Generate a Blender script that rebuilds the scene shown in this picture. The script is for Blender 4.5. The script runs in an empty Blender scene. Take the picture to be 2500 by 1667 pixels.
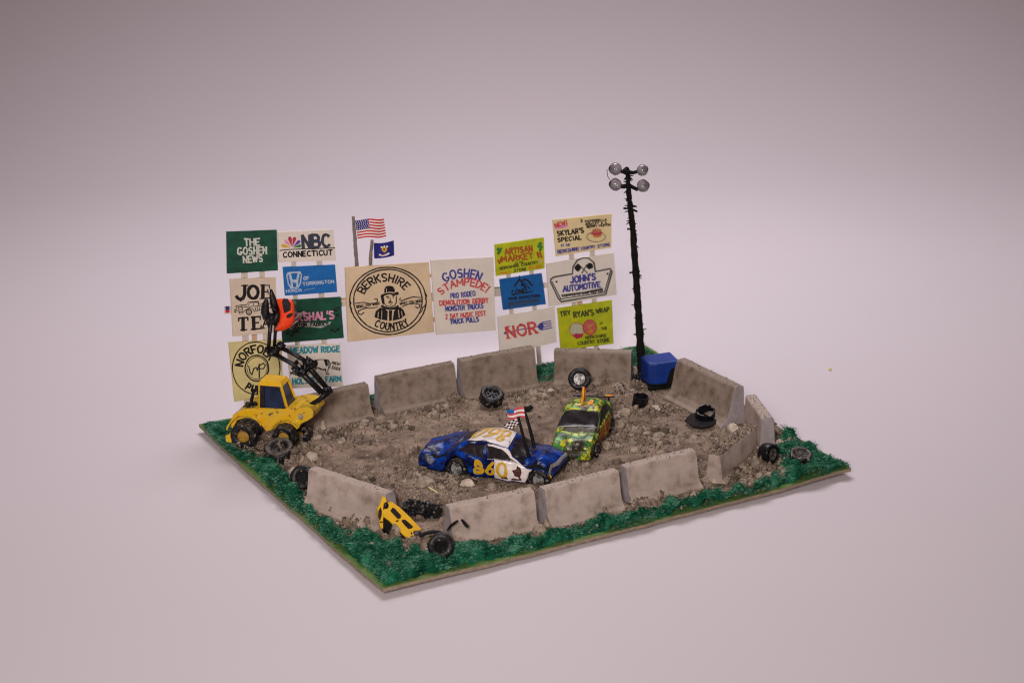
import bpy, math, random
import numpy as np
from mathutils import Vector, Matrix, noise
from mathutils.geometry import tessellate_polygon

# ------------------------------------------------------------------ camera, world, light, exposure (1 unit = 1 cm)
SC = bpy.context.scene
COL = SC.collection
SC.unit_settings.system = 'METRIC'
SC.unit_settings.scale_length = 0.01
PI = math.pi
R = math.radians
CAM = Vector((-27.625, -53.159, 24.624))
YAW, PITCH, ROLL, LENS = R(27.275), R(19.0), R(-2.0), 70.0
FPX = LENS / 36 * 2500
FW = Vector((math.cos(PITCH) * math.sin(YAW), math.cos(PITCH) * math.cos(YAW), -math.sin(PITCH)))
rt = Vector((math.cos(YAW), -math.sin(YAW), 0))
up = rt.cross(FW)
RT = rt * math.cos(ROLL) + up * math.sin(ROLL)
UP = up * math.cos(ROLL) - rt * math.sin(ROLL)
cd = bpy.data.cameras.new('camera')
cam = bpy.data.objects.new('camera', cd)
COL.objects.link(cam)
m = Matrix((RT, UP, -FW)).transposed().to_4x4()
m.translation = CAM
cam.matrix_world = m
cd.lens = LENS
cd.sensor_width = 36
cd.clip_start = 0.5
cd.clip_end = 2000
cd.dof.use_dof = True
cd.dof.focus_distance = 62.8
cd.dof.aperture_fstop = 0.28
SC.camera = cam

W = bpy.data.worlds.new('World')
SC.world = W
W.use_nodes = True
W.node_tree.nodes['Background'].inputs[0].default_value = (1.0, 0.74, 0.64, 1)
W.node_tree.nodes['Background'].inputs[1].default_value = 0.11


def lamp(name, loc, target, size, energy, color=(1, 1, 1), sy=None, spread=180):
    l = bpy.data.lights.new(name, 'AREA')
    l.shape = 'RECTANGLE'
    l.size = size
    l.size_y = sy or size
    l.energy = energy
    l.color = color
    l.spread = R(spread)
    o = bpy.data.objects.new(name, l)
    COL.objects.link(o)
    o.location = loc
    o.rotation_euler = (Vector(target) - Vector(loc)).to_track_quat('-Z', 'Y').to_euler()
    return o


lamp('overhead_softbox', (12, 22, 46), (9, 14, 0), 26, 13600, (1.0, 0.945, 1.0), 20, 148)
lamp('front_softbox', (-40, -60, 36), (-2, 2, 1), 16, 6800, (1.0, 0.93, 0.87), None, 70)
SC.view_settings.view_transform = 'Standard'
SC.view_settings.look = 'None'
SC.view_settings.exposure = 0.0
SC.view_settings.gamma = 1.0
SC.cycles.max_bounces = 8
SC.cycles.pixel_filter_type = 'BLACKMAN_HARRIS'
SC.cycles.filter_width = 1.15

# ------------------------------------------------------------------ measuring helpers
RND = random.Random(7)


def ray(x, y):
    return (FW + RT * ((x - 1250) / FPX) - UP * ((y - 833.5) / FPX)).normalized()


def board_bottom(x, y):
    u, v = x / 8.3, (y - 0.1) / 7.3
    return 0.03 + 0.15 * (abs(u) ** 2.4 + abs(v) ** 2.4) / 2 + 0.03 * math.sin(x * .9 + 1) * abs(u * v)


BT = 0.11


def Gz(x, y, z):
    d = ray(x, y)
    return CAM + d * ((z - CAM.z) / d.z)


def G(x, y, extra=0.12):
    z = 0.35
    for _ in range(8):
        p = Gz(x, y, z)
        z = board_bottom(p.x, p.y) + BT + extra
    return Gz(x, y, z)


FH = Vector((math.sin(YAW), math.cos(YAW), 0))
RH = Vector((math.cos(YAW), -math.sin(YAW), 0))


def V(x, y, P0, d=0.0, N=FH):
    """the point a photo pixel shows on the upright plane through P0 (moved d along its normal)"""
    r = ray(x, y)
    return CAM + r * ((P0 + N * d - CAM).dot(N) / r.dot(N))


# numpy value noise
def vnoise(x, y, f, seed):
    rs = np.random.RandomState(seed)
    T = rs.rand(256, 256)
    X, Y = x * f + 100, y * f + 100
    xi, yi = np.floor(X).astype(int), np.floor(Y).astype(int)
    fx, fy = X - xi, Y - yi
    fx, fy = fx * fx * (3 - 2 * fx), fy * fy * (3 - 2 * fy)
    a, b = T[xi % 256, yi % 256], T[(xi + 1) % 256, yi % 256]
    c, d = T[xi % 256, (yi + 1) % 256], T[(xi + 1) % 256, (yi + 1) % 256]
    return (a * (1 - fx) + b * fx) * (1 - fy) + (c * (1 - fx) + d * fx) * fy


def fbm(x, y, f, seed, o=4, g=.5):
    s, a, t = 0, 1, 0
    for i in range(o):
        s = s + a * vnoise(x, y, f * 2 ** i, seed + i)
        t += a
        a *= g
    return s / t


# ------------------------------------------------------------------ mesh helpers
def mk(name, Vs, Fs, mats, parent=None, smooth=False, midx=None, origin=None):
    me = bpy.data.meshes.new(name)
    if origin is not None:
        Vs = [Vector(v) - origin for v in Vs]
    me.from_pydata([tuple(v) for v in Vs], [], [tuple(f) for f in Fs])
    if not isinstance(mats, (list, tuple)):
        mats = [mats]
    for mm in mats:
        me.materials.append(mm)
    if midx is not None:
        me.polygons.foreach_set('material_index', midx)
    if smooth:
        me.polygons.foreach_set('use_smooth', [True] * len(me.polygons))
    me.update()
    o = bpy.data.objects.new(name, me)
    COL.objects.link(o)
    if parent is not None:
        o.parent = parent
    return o


def mknp(name, verts, faces, mats, n=4, smooth=False):
    me = bpy.data.meshes.new(name)
    nv, nf = len(verts), len(faces)
    me.vertices.add(nv)
    me.vertices.foreach_set('co', np.asarray(verts, dtype=np.float32).ravel())
    me.loops.add(nf * n)
    me.loops.foreach_set('vertex_index', np.asarray(faces, dtype=np.int32).ravel())
    me.polygons.add(nf)
    me.polygons.foreach_set('loop_start', np.arange(0, nf * n, n, dtype=np.int32))
    me.polygons.foreach_set('loop_total', np.full(nf, n, dtype=np.int32))
    if smooth:
        me.polygons.foreach_set('use_smooth', [True] * nf)
    for mm in mats:
        me.materials.append(mm)
    me.update(calc_edges=True)
    me.validate()
    o = bpy.data.objects.new(name, me)
    COL.objects.link(o)
    return o


def tag(o, label=None, cat=None, group=None, kind=None):
    if label: o['label'] = label
    if cat: o['category'] = cat
    if group: o['group'] = group
    if kind: o['kind'] = kind
    return o


def empty(name, loc, label, cat, group=None, rot=None):
    o = bpy.data.objects.new(name, None)
    COL.objects.link(o)
    o.empty_display_size = 0.3
    o.location = loc
    if rot is not None:
        o.rotation_euler = rot
    return tag(o, label, cat, group)


class MB:
    def __init__(s):
        s.V, s.F, s.M = [], [], []

    def add(s, vs, fs, mi=0):
        n = len(s.V)
        s.V += [Vector(v) for v in vs]
        s.F += [tuple(n + i for i in f) for f in fs]
        s.M += [mi] * len(fs)

    def box(s, c, d, mi=0, rot=None):
        c = Vector(c)
        vs = []
        for z in (-1, 1):
            for x, y in ((-1, -1), (1, -1), (1, 1), (-1, 1)):
                v = Vector((x * d[0] / 2, y * d[1] / 2, z * d[2] / 2))
                if rot is not None: v = rot @ v
                vs.append(c + v)
        s.add(vs, [(3, 2, 1, 0), (4, 5, 6, 7), (0, 1, 5, 4), (1, 2, 6, 5), (2, 3, 7, 6), (3, 0, 4, 7)], mi)

    def tube(s, pts, rad, n=10, mi=0, cap=True, jit=0.0):
        pts = [Vector(p) for p in pts]
        if not isinstance(rad, (list, tuple)): rad = [rad] * len(pts)
        vs, fs = [], []
        for i, p in enumerate(pts):
            t = (pts[min(i + 1, len(pts) - 1)] - pts[max(i - 1, 0)]).normalized()
            a = t.orthogonal().normalized() if i == 0 else (a - t * a.dot(t)).normalized()
            b = t.cross(a)
            for k in range(n):
                an = 2 * PI * k / n
                q = p + (a * math.cos(an) + b * math.sin(an)) * rad[i]
                if jit: q += noise.noise_vector(q * 6) * jit
                vs.append(q)
        for i in range(len(pts) - 1):
            for k in range(n):
                fs.append((i * n + k, i * n + (k + 1) % n, (i + 1) * n + (k + 1) % n, (i + 1) * n + k))
        if cap:
            fs.append(tuple(range(n - 1, -1, -1)))
            fs.append(tuple((len(pts) - 1) * n + k for k in range(n)))
        s.add(vs, fs, mi)

    def lathe(s, prof, n=28, frame=None, mi=0, closed=False, jit=0.0):
        """prof: list of (r, h); axis = frame z"""
        fr = frame or Matrix.Identity(4)
        vs, fs = [], []
        for r, h in prof:
            for k in range(n):
                a = 2 * PI * k / n
                v = fr @ Vector((r * math.cos(a), r * math.sin(a), h))
                if jit: v += noise.noise_vector(v * 5) * jit
                vs.append(v)
        m_ = len(prof)
        for i in range(m_ - 1 + (1 if closed else 0)):
            j = (i + 1) % m_
            for k in range(n):
                fs.append((i * n + k, i * n + (k + 1) % n, j * n + (k + 1) % n, j * n + k))
        s.add(vs, fs, mi)

    def prism(s, poly, e, mi=0):
        """poly: list of 3D points; e: extrusion vector"""
        n = len(poly)
        poly = [Vector(p) for p in poly]
        e = Vector(e)
        tris = tessellate_polygon([poly])
        vs = poly + [p + e for p in poly]
        fs = [tuple(t) for t in tris] + [tuple(n + i for i in reversed(t)) for t in tris]
        fs += [(i, (i + 1) % n, n + (i + 1) % n, n + i) for i in range(n)]
        s.add(vs, fs, mi)

    def ball(s, c, r, n=12, mi=0, jit=0.0, sc=(1, 1, 1)):
        c = Vector(c)
        vs, fs = [], []
        for i in range(n + 1):
            th = PI * i / n
            for k in range(2 * n):
                a = PI * k / n
                v = Vector((math.sin(th) * math.cos(a) * sc[0], math.sin(th) * math.sin(a) * sc[1], math.cos(th) * sc[2])) * r
                v += c
                if jit: v += noise.noise_vector(v * (1.2 / max(r, .05))) * jit
                vs.append(v)
        for i in range(n):
            for k in range(2 * n):
                fs.append((i * 2 * n + k, (i + 1) * 2 * n + k, (i + 1) * 2 * n + (k + 1) % (2 * n), i * 2 * n + (k + 1) % (2 * n)))
        s.add(vs, fs, mi)

    def build(s, name, mats, parent=None, smooth=False, origin=None):
        return mk(name, s.V, s.F, mats, parent, smooth, s.M, origin)


def bevel(o, w=0.03, seg=2):
    b = o.modifiers.new('bevel', 'BEVEL')
    b.width = w
    b.segments = seg
    b.limit_method = 'ANGLE'
    b.angle_limit = R(35)
    return o


# ------------------------------------------------------------------ materials
def mat(name, c1, c2=None, scale=3.0, rough=0.6, bump=0.0, bscale=20, stretch=(1, 1, 1), c3=None, c3scale=30, c3pos=0.6, c3w=.04,
        metal=0.0, coat=0.0, trans=0.0, contrast=(.35, .65), detail=5, spec=0.5, island=False, bdist=0.03):
    m_ = bpy.data.materials.new(name)
    m_.use_nodes = True
    nt = m_.node_tree
    N, L = nt.nodes, nt.links
    b = N['Principled BSDF']
    b.inputs['Roughness'].default_value = rough
    b.inputs['Metallic'].default_value = metal
    b.inputs['Coat Weight'].default_value = coat
    b.inputs['Coat Roughness'].default_value = 0.12
    b.inputs['Transmission Weight'].default_value = trans
    b.inputs['Specular IOR Level'].default_value = spec
    tc = N.new('ShaderNodeTexCoord')
    mp = N.new('ShaderNodeMapping')
    mp.inputs['Scale'].default_value = stretch
    L.new(tc.outputs['Object'], mp.inputs[0])
    col = None
    if c2 is None: c2 = tuple(c * .85 for c in c1)
    if island:
        g = N.new('ShaderNodeNewGeometry')
        fac = g.outputs['Random Per Island']
    else:
        n = N.new('ShaderNodeTexNoise')
        n.inputs['Scale'].default_value = scale
        n.inputs['Detail'].default_value = detail
        n.inputs['Roughness'].default_value = .6
        L.new(mp.outputs[0], n.inputs['Vector'])
        fac = n.outputs[0]
    r = N.new('ShaderNodeValToRGB')
    r.color_ramp.elements[0].position = contrast[0] if not island else 0
    r.color_ramp.elements[1].position = contrast[1] if not island else 1
    r.color_ramp.elements[0].color = (*c1, 1)
    r.color_ramp.elements[1].color = (*c2, 1)
    L.new(fac, r.inputs[0])
    col = r.outputs[0]
    if c3 is not None:
        n3 = N.new('ShaderNodeTexNoise')
        n3.inputs['Scale'].default_value = c3scale
        n3.inputs['Detail'].default_value = 6
        n3.inputs['Roughness'].default_value = .65
        L.new(tc.outputs['Object'], n3.inputs['Vector'])
        r3 = N.new('ShaderNodeValToRGB')
        r3.color_ramp.elements[0].position = c3pos
        r3.color_ramp.elements[1].position = c3pos + c3w
        L.new(n3.outputs[0], r3.inputs[0])
        mx = N.new('ShaderNodeMixRGB')
        L.new(r3.outputs[0], mx.inputs[0])
        L.new(col, mx.inputs[1])
        mx.inputs[2].default_value = (*c3, 1)
        col = mx.outputs[0]
        # the fleck is matte
        mr = N.new('ShaderNodeMapRange')
        mr.inputs['To Min'].default_value = rough
        mr.inputs['To Max'].default_value = max(rough, .85)
        L.new(r3.outputs[0], mr.inputs[0])
        L.new(mr.outputs[0], b.inputs['Roughness'])
    L.new(col, b.inputs['Base Color'])
    if bump:
        nb = N.new('ShaderNodeTexNoise')
        nb.inputs['Scale'].default_value = bscale
        nb.inputs['Detail'].default_value = 6
        nb.inputs['Roughness'].default_value = .6
        L.new(mp.outputs[0], nb.inputs['Vector'])
        bp = N.new('ShaderNodeBump')
        bp.inputs['Strength'].default_value = bump
        bp.inputs['Distance'].default_value = bdist
        L.new(nb.outputs[0], bp.inputs['Height'])
        L.new(bp.outputs[0], b.inputs['Normal'])
    return m_


DUST = (.30, .235, .19)
M = {}
M['paper_table'] = mat('white_paper', (.60, .541, .578), (.62, .556, .593), scale=.05, rough=.75, bump=.05, bscale=6)
M['dirt'] = mat('dry_dirt', (.085, .058, .042), (.37, .27, .21), scale=1.6, rough=.95, bump=1.0, bscale=14, c3=(.38, .31, .25), c3scale=16, c3pos=.66, contrast=(.3, .72), detail=10, bdist=.06, spec=.2)
M['crumb'] = mat('dirt_crumbs', (.065, .045, .033), (.37, .285, .225), island=True, rough=.95, spec=.2)
M['stone'] = mat('stone', (.19, .145, .11), (.40, .32, .25), scale=4, rough=.9, bump=.8, bscale=12, spec=.25)
M['stone_pale'] = mat('pale_stone', (.36, .29, .23), (.60, .49, .40), scale=4, rough=.9, bump=.7, bscale=12, spec=.25)
M['barrier'] = mat('dusty_grey_card', (.46, .365, .33), (.35, .27, .235), scale=1.7, rough=.9, bump=.6, bscale=22, c3=(.18, .13, .10), c3scale=1.8, c3pos=.52, c3w=.24, spec=.2)
M['barrier_brown'] = mat('muddy_grey_card', (.31, .235, .195), (.20, .148, .116), scale=2.2, rough=.92, bump=.8, bscale=24, c3=(.13, .094, .068), c3scale=2.2, c3pos=.52, c3w=.24, spec=.2)
M['card_clean'] = mat('clean_card', (.36, .31, .33), (.25, .21, .21), scale=3, rough=.85)
M['board_green'] = mat('bright_green_paint', (.055, .15, .018), (.13, .19, .05), scale=5, rough=.8, bump=.4)
M['board_edge'] = mat('raw_cardboard', (.20, .14, .095), (.34, .26, .19), scale=6, rough=.95, bump=.9, bscale=20, stretch=(1, 1, 5))
M['flock_base'] = mat('flock_mat', (.002, .030, .016), (.014, .10, .055), scale=9, rough=1, bump=1, bscale=30, spec=.1)
def flock_mat():
    m_ = bpy.data.materials.new('green_flock')
    m_.use_nodes = True
    N, L = m_.node_tree.nodes, m_.node_tree.links
    b = N['Principled BSDF']; b.inputs['Roughness'].default_value = 1; b.inputs['Specular IOR Level'].default_value = .1
    g = N.new('ShaderNodeNewGeometry'); tc = N.new('ShaderNodeTexCoord'); n = N.new('ShaderNodeTexNoise')
    n.inputs['Scale'].default_value = 2.2; n.inputs['Detail'].default_value = 5; n.inputs['Roughness'].default_value = .65
    L.new(tc.outputs['Object'], n.inputs['Vector'])
    a = N.new('ShaderNodeMath'); a.operation = 'MULTIPLY_ADD'; a.inputs[1].default_value = .38
    L.new(g.outputs['Random Per Island'], a.inputs[0]); L.new(n.outputs[0], a.inputs[2])
    r = N.new('ShaderNodeValToRGB'); e = r.color_ramp.elements
    e[0].position = .42; e[0].color = (.002, .028, .015, 1)
    e[1].position = .88; e[1].color = (.15, .31, .225, 1)
    x = e.new(.62); x.color = (.008, .095, .050, 1)
    x = e.new(.75); x.color = (.030, .17, .095, 1)
    L.new(a.outputs[0], r.inputs[0]); L.new(r.outputs[0], b.inputs['Base Color'])
    return m_


M['flock'] = flock_mat()
M['flock_base'] = M['flock']
M['flock_old'] = mat('green_flock', (.004, .05, .028), (.10, .27, .175), island=True, rough=1, spec=.15)
M['tyre'] = mat('black_rubber', (.005, .0045, .006), (.014, .012, .015), scale=6, rough=.42, spec=.3, bump=.6, bscale=12, c3=DUST, c3scale=9, c3pos=.61)
M['tyre_dusty'] = mat('dusty_rubber', (.005, .0045, .006), (.014, .012, .015), scale=6, rough=.42, spec=.3, bump=.6, bscale=12, c3=DUST, c3scale=8, c3pos=.585)
M['tyre_clean'] = mat('glossy_black', (.003, .003, .004), (.008, .007, .009), spec=.3, rough=.35, bump=.3, bscale=9)
M['rim'] = mat('silver_rim', (.45, .43, .43), (.12, .11, .11), scale=7, rough=.4, metal=.6, bump=.4, contrast=(.45, .6))
M['rim_dark'] = mat('dull_rim', (.02, .018, .02), (.12, .105, .10), scale=9, rough=.6, bump=.4)
M['blue'] = mat('blue_paint', (.001, .004, .045), (.001, .055, .40), scale=2.3, rough=.24, coat=.0, spec=.3, bump=.55, bscale=3.2, c3=(.10, .078, .066), c3scale=7, c3pos=.65, contrast=(.45, .68), stretch=(1, 1, 1.6), bdist=.08)  # brighter blue patches also paint highlights into the body colour
M['blue_box'] = mat('blue_plastic', (.001, .022, .17), (.002, .04, .29), scale=1.2, rough=.42, bump=.3, bscale=4)
M['white'] = mat('white_paint', (.74, .67, .67), (.64, .56, .55), scale=3, rough=.4, coat=.3, bump=.3, bscale=8, c3=(.22, .14, .12), c3scale=9, c3pos=.70)
M['num'] = mat('yellow_marker', (.62, .34, .008), (.50, .30, .01), scale=8, rough=.5)
M['maroon'] = mat('maroon_paint', (.075, .014, .015), (.05, .01, .01), rough=.5)
M['glass'] = mat('dark_window', (.010, .007, .009), (.024, .018, .021), scale=4, spec=.35, rough=.28, bump=.25, bscale=6, c3=DUST, c3scale=12, c3pos=.74)
M['glassblue'] = mat('dark_blue_window', (.002, .004, .014), (.010, .024, .075), scale=1.9, spec=.4, rough=.2, bump=.15, bscale=3)  # lighter blue tone paints a reflection into the dark glass
M['black'] = mat('black_paint', (.004, .0035, .005), (.010, .009, .011), spec=.35, rough=.38, bump=.6, bscale=10)
M['black_m'] = mat('matte_black', (.004, .0035, .0035), (.009, .008, .007), spec=.15, rough=.8, bump=.6, bscale=10)
M['yellow'] = mat('yellow_paint', (.68, .36, .002), (.60, .40, .008), scale=2, rough=.35, coat=.35, spec=.4, bump=.6, bscale=4, c3=(.09, .06, .03), c3scale=5, c3pos=.56, c3w=.10)
M['yellow_c'] = mat('clean_yellow', (.74, .42, .002), (.68, .37, .003), scale=3, rough=.4, bump=.2)
M['hub_yellow'] = mat('dirty_yellow', (.42, .22, .006), (.22, .12, .02), scale=4, rough=.5, bump=.5, c3=(.16, .12, .08), c3scale=7, c3pos=.55)
M['orange'] = mat('orange_paint', (.86, .035, .006), (.88, .085, .006), scale=3, rough=.4, bump=.3, bscale=6)
M['fin'] = mat('orange_fin', (.80, .38, .004), (.62, .10, .004), scale=4, rough=.45, stretch=(1, 4, 1), contrast=(.45, .6))
M['silver'] = mat('silver_trim', (.34, .31, .32), (.16, .14, .15), scale=8, rough=.4, bump=.3)
M['wood'] = mat('bare_wood', (.62, .53, .46), (.52, .43, .37), scale=5, rough=.85, stretch=(4, 4, .6), bump=.3)
M['wood_tan'] = mat('tan_wood', (.62, .40, .26), (.50, .31, .20), scale=5, rough=.85)
M['pole_grey'] = mat('grey_stick', (.24, .19, .17), (.15, .12, .11), scale=7, rough=.9, bump=.8, bscale=14)
M['paper'] = mat('grey_card', (.76, .675, .61), (.69, .61, .55), scale=1.2, rough=.9, bump=.25, bscale=25)
M['paper_tan'] = mat('tan_card', (.74, .56, .38), (.62, .46, .31), scale=1.0, rough=.9, bump=.25, bscale=25, c3=(.26, .18, .11), c3scale=7, c3pos=.70)
M['paper_kraft'] = mat('kraft_card', (.66, .54, .43), (.58, .47, .38), scale=1.2, rough=.9, bump=.25, bscale=25)
M['paper_yel'] = mat('khaki_card', (.68, .56, .25), (.56, .47, .23), scale=1.0, rough=.9, bump=.3, bscale=25)
M['paper_sky'] = mat('cream_card', (.78, .62, .34), (.70, .55, .30), scale=1.0, rough=.9, bump=.2, bscale=25)
M['sgreen'] = mat('dark_green_paint', (.001, .034, .020), (.003, .095, .052), scale=3.0, rough=.55, stretch=(.7, .7, 1.6), contrast=(.3, .75))
M['sblue'] = mat('blue_sign_paint', (.002, .11, .38), (.002, .14, .46), scale=3.5, rough=.6)
M['sblue2'] = mat('azure_sign_paint', (.0, .11, .38), (.0, .085, .30), scale=3.5, rough=.6)
M['lime'] = mat('lime_paint', (.52, .54, .005), (.36, .39, .005), scale=2.2, rough=.6, contrast=(.35, .7))
M['ink'] = mat('black_ink', (.010, .008, .008), (.022, .018, .018), scale=8, rough=.8, spec=.2)
M['ink_grey'] = mat('grey_ink', (.10, .095, .10), (.06, .055, .06), scale=9, rough=.8)
M['ink_navy'] = mat('navy_ink', (.025, .035, .07), (.04, .045, .07), scale=8, rough=.7)
M['ink_blue'] = mat('blue_ink', (.035, .035, .25), (.07, .06, .32), scale=9, rough=.7)
M['ink_red'] = mat('red_ink', (.52, .045, .055), (.62, .10, .11), scale=9, rough=.7)
M['ink_teal'] = mat('teal_ink', (.01, .22, .29), (.03, .30, .36), scale=9, rough=.7)
M['ink_white'] = mat('white_ink', (.62, .60, .55), (.36, .42, .36), scale=9, rough=.7, contrast=(.45, .75))
M['ink_sky'] = mat('pale_blue_ink', (.50, .55, .66), (.20, .32, .55), scale=12, rough=.7, contrast=(.4, .75))
M['ink_pink'] = mat('pink_ink', (.68, .16, .33), (.75, .40, .52), scale=9, rough=.7)
M['ink_brown'] = mat('rust_ink', (.33, .05, .008), (.40, .09, .01), scale=9, rough=.7)
M['ink_orange'] = mat('orange_ink', (.60, .17, .01), (.62, .24, .01), scale=9, rough=.7)
M['ink_gold'] = mat('gold_ink', (.66, .34, .02), (.68, .42, .05), scale=9, rough=.7)
M['ink_green'] = mat('green_ink', (.02, .15, .02), (.04, .22, .03), scale=9, rough=.7)
M['ink_purple'] = mat('purple_ink', (.10, .04, .35), (.15, .07, .40), scale=9, rough=.7)
M['ink_crimson'] = mat('crimson_ink', (.42, .01, .05), (.5, .03, .08), scale=9, rough=.7)
M['ink_bun'] = mat('bun_ink', (.55, .22, .10), (.36, .09, .06), scale=9, rough=.8)
M['ink_olive'] = mat('olive_ink', (.035, .04, .008), (.07, .08, .01), scale=9, rough=.8)
M['ink_cream'] = mat('cream_ink', (.52, .50, .33), (.44, .42, .28), scale=9, rough=.8)
M['flag_red'] = mat('flag_red', (.55, .004, .01), (.62, .01, .015), scale=9, rough=.8)
M['flag_white'] = mat('flag_white', (.80, .70, .70), (.84, .76, .76), scale=9, rough=.8)
M['flag_blue'] = mat('flag_blue', (.010, .010, .16), (.018, .018, .22), scale=9, rough=.8)
M['banner'] = mat('banner_grey', (.45, .46, .43), (.36, .38, .35), scale=9, rough=.8)


def dust_top(name, col=(.40, .325, .275), lo=.72, hi=.95, amt=.85):
    m_ = M[name]
    nt = m_.node_tree
    N, L = nt.nodes, nt.links
    b = N['Principled BSDF']
    src = b.inputs['Base Color'].links[0].from_socket
    g = N.new('ShaderNodeNewGeometry')
    sp = N.new('ShaderNodeSeparateXYZ')
    L.new(g.outputs['True Normal'], sp.inputs[0])
    nz = N.new('ShaderNodeTexNoise'); nz.inputs['Scale'].default_value = 5; nz.inputs['Detail'].default_value = 5
    tc = N.new('ShaderNodeTexCoord'); L.new(tc.outputs['Object'], nz.inputs['Vector'])
    ad = N.new('ShaderNodeMath'); ad.operation = 'MULTIPLY_ADD'; ad.inputs[1].default_value = .5
    L.new(nz.outputs[0], ad.inputs[0]); L.new(sp.outputs[2], ad.inputs[2])
    mr = N.new('ShaderNodeMapRange'); mr.inputs['From Min'].default_value = lo + .25; mr.inputs['From Max'].default_value = hi + .25; mr.inputs['To Max'].default_value = amt
    L.new(ad.outputs[0], mr.inputs[0])
    mx = N.new('ShaderNodeMixRGB')
    L.new(mr.outputs[0], mx.inputs[0]); L.new(src, mx.inputs[1]); mx.inputs[2].default_value = (*col, 1)
    L.new(mx.outputs[0], b.inputs['Base Color'])


dust_top('barrier', (.43, .345, .30))
dust_top('barrier_brown', (.30, .235, .195))
dust_top('tyre', (.12, .095, .08), .8, 1.2, .35)
dust_top('tyre_dusty', (.24, .19, .155), .7, 1.15, .55)


def globe_mat():
    m_ = bpy.data.materials.new('grey_glass')
    m_.use_nodes = True
    b = m_.node_tree.nodes['Principled BSDF']
    b.inputs['Base Color'].default_value = (.36, .33, .35, 1)
    b.inputs['Roughness'].default_value = .06
    b.inputs['Transmission Weight'].default_value = .62
    b.inputs['IOR'].default_value = 1.45
    return m_


M['globe'] = globe_mat()


def camo_mat():
    m_ = bpy.data.materials.new('camouflage_paint')
    m_.use_nodes = True
    nt = m_.node_tree
    N, L = nt.nodes, nt.links
    b = N['Principled BSDF']
    b.inputs['Roughness'].default_value = .4
    b.inputs['Coat Weight'].default_value = .12
    b.inputs['Specular IOR Level'].default_value = .3
    tc = N.new('ShaderNodeTexCoord')
    n = N.new('ShaderNodeTexNoise')
    n.inputs['Scale'].default_value = .85
    n.inputs['Detail'].default_value = 1.5
    n.inputs['Distortion'].default_value = .8
    mp = N.new('ShaderNodeMapping')
    mp.inputs['Scale'].default_value = (1.5, .9, 1.2)
    mp.inputs['Location'].default_value = (4.4, .3, .7)
    L.new(tc.outputs['Object'], mp.inputs[0])
    L.new(mp.outputs[0], n.inputs['Vector'])
    r = N.new('ShaderNodeValToRGB')
    r.color_ramp.interpolation = 'CONSTANT'
    e = r.color_ramp.elements
    e[0].position = 0; e[0].color = (.022, .018, .010, 1)
    e[1].position = .415; e[1].color = (.028, .21, .035, 1)
    for p, c in ((.47, (.10, .34, .03)), (.505, (.52, .50, .01)), (.58, (.22, .42, .10)), (.63, (.05, .035, .012))):
        x = e.new(p); x.color = (*c, 1)
    L.new(n.outputs[0], r.inputs[0])
    # grime over it
    n2 = N.new('ShaderNodeTexNoise')
    n2.inputs['Scale'].default_value = 7
    n2.inputs['Detail'].default_value = 6
    L.new(tc.outputs['Object'], n2.inputs['Vector'])
    r2 = N.new('ShaderNodeValToRGB')
    r2.color_ramp.elements[0].position = .43
    r2.color_ramp.elements[1].position = .60
    L.new(n2.outputs[0], r2.inputs[0])
    mx = N.new('ShaderNodeMixRGB')
    L.new(r2.outputs[0], mx.inputs[0])
    L.new(r.outputs[0], mx.inputs[1])
    mx.inputs[2].default_value = (.06, .048, .028, 1)
    L.new(mx.outputs[0], b.inputs['Base Color'])
    bp = N.new('ShaderNodeBump')
    bp.inputs['Strength'].default_value = .6
    bp.inputs['Distance'].default_value = .05
    n4 = N.new('ShaderNodeTexNoise')
    n4.inputs['Scale'].default_value = 5
    L.new(tc.outputs['Object'], n4.inputs['Vector'])
    L.new(n4.outputs[0], bp.inputs['Height'])
    L.new(bp.outputs[0], b.inputs['Normal'])
    return m_


M['camo'] = camo_mat()

# ------------------------------------------------------------------ the setting: paper sweep, board, dirt, grass
sw = MB()
prof = []
ys = list(np.linspace(-90, 34, 32))
RAD = 55.0
for y in ys: prof.append((y, 0.0))
for k in range(1, 25):
    a = k / 24 * R(82)
    prof.append((34 + RAD * math.sin(a), RAD * (1 - math.cos(a))))
ex = prof[-1]
prof.append((ex[0] + 8, ex[1] + 57))
vs, fs = [], []
nx = 24
for (y, z) in prof:
    for i in range(nx + 1):
        t = -130 + 260 * i / nx
        vs.append(RH * t + FH * y + Vector((0, 0, z)))
for j in range(len(prof) - 1):
    for i in range(nx):
        a = j * (nx + 1) + i
        fs.append((a, a + 1, a + nx + 2, a + nx + 1))
tag(mk('backdrop_sweep', vs, fs, M['paper_table'], smooth=True), kind='structure')

CORN = {'F': (935, 1442), 'R': (2078, 1148), 'L': (484, 1040), 'B': (1573, 845)}
CW = {k: Gz(*v, .22) for k, v in CORN.items()}


def quad(u, v):
    """board coordinates 0..1 -> xy"""
    return (CW['F'] * (1 - u) + CW['R'] * u) * (1 - v) + (CW['L'] * (1 - u) + CW['B'] * u) * v


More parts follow.
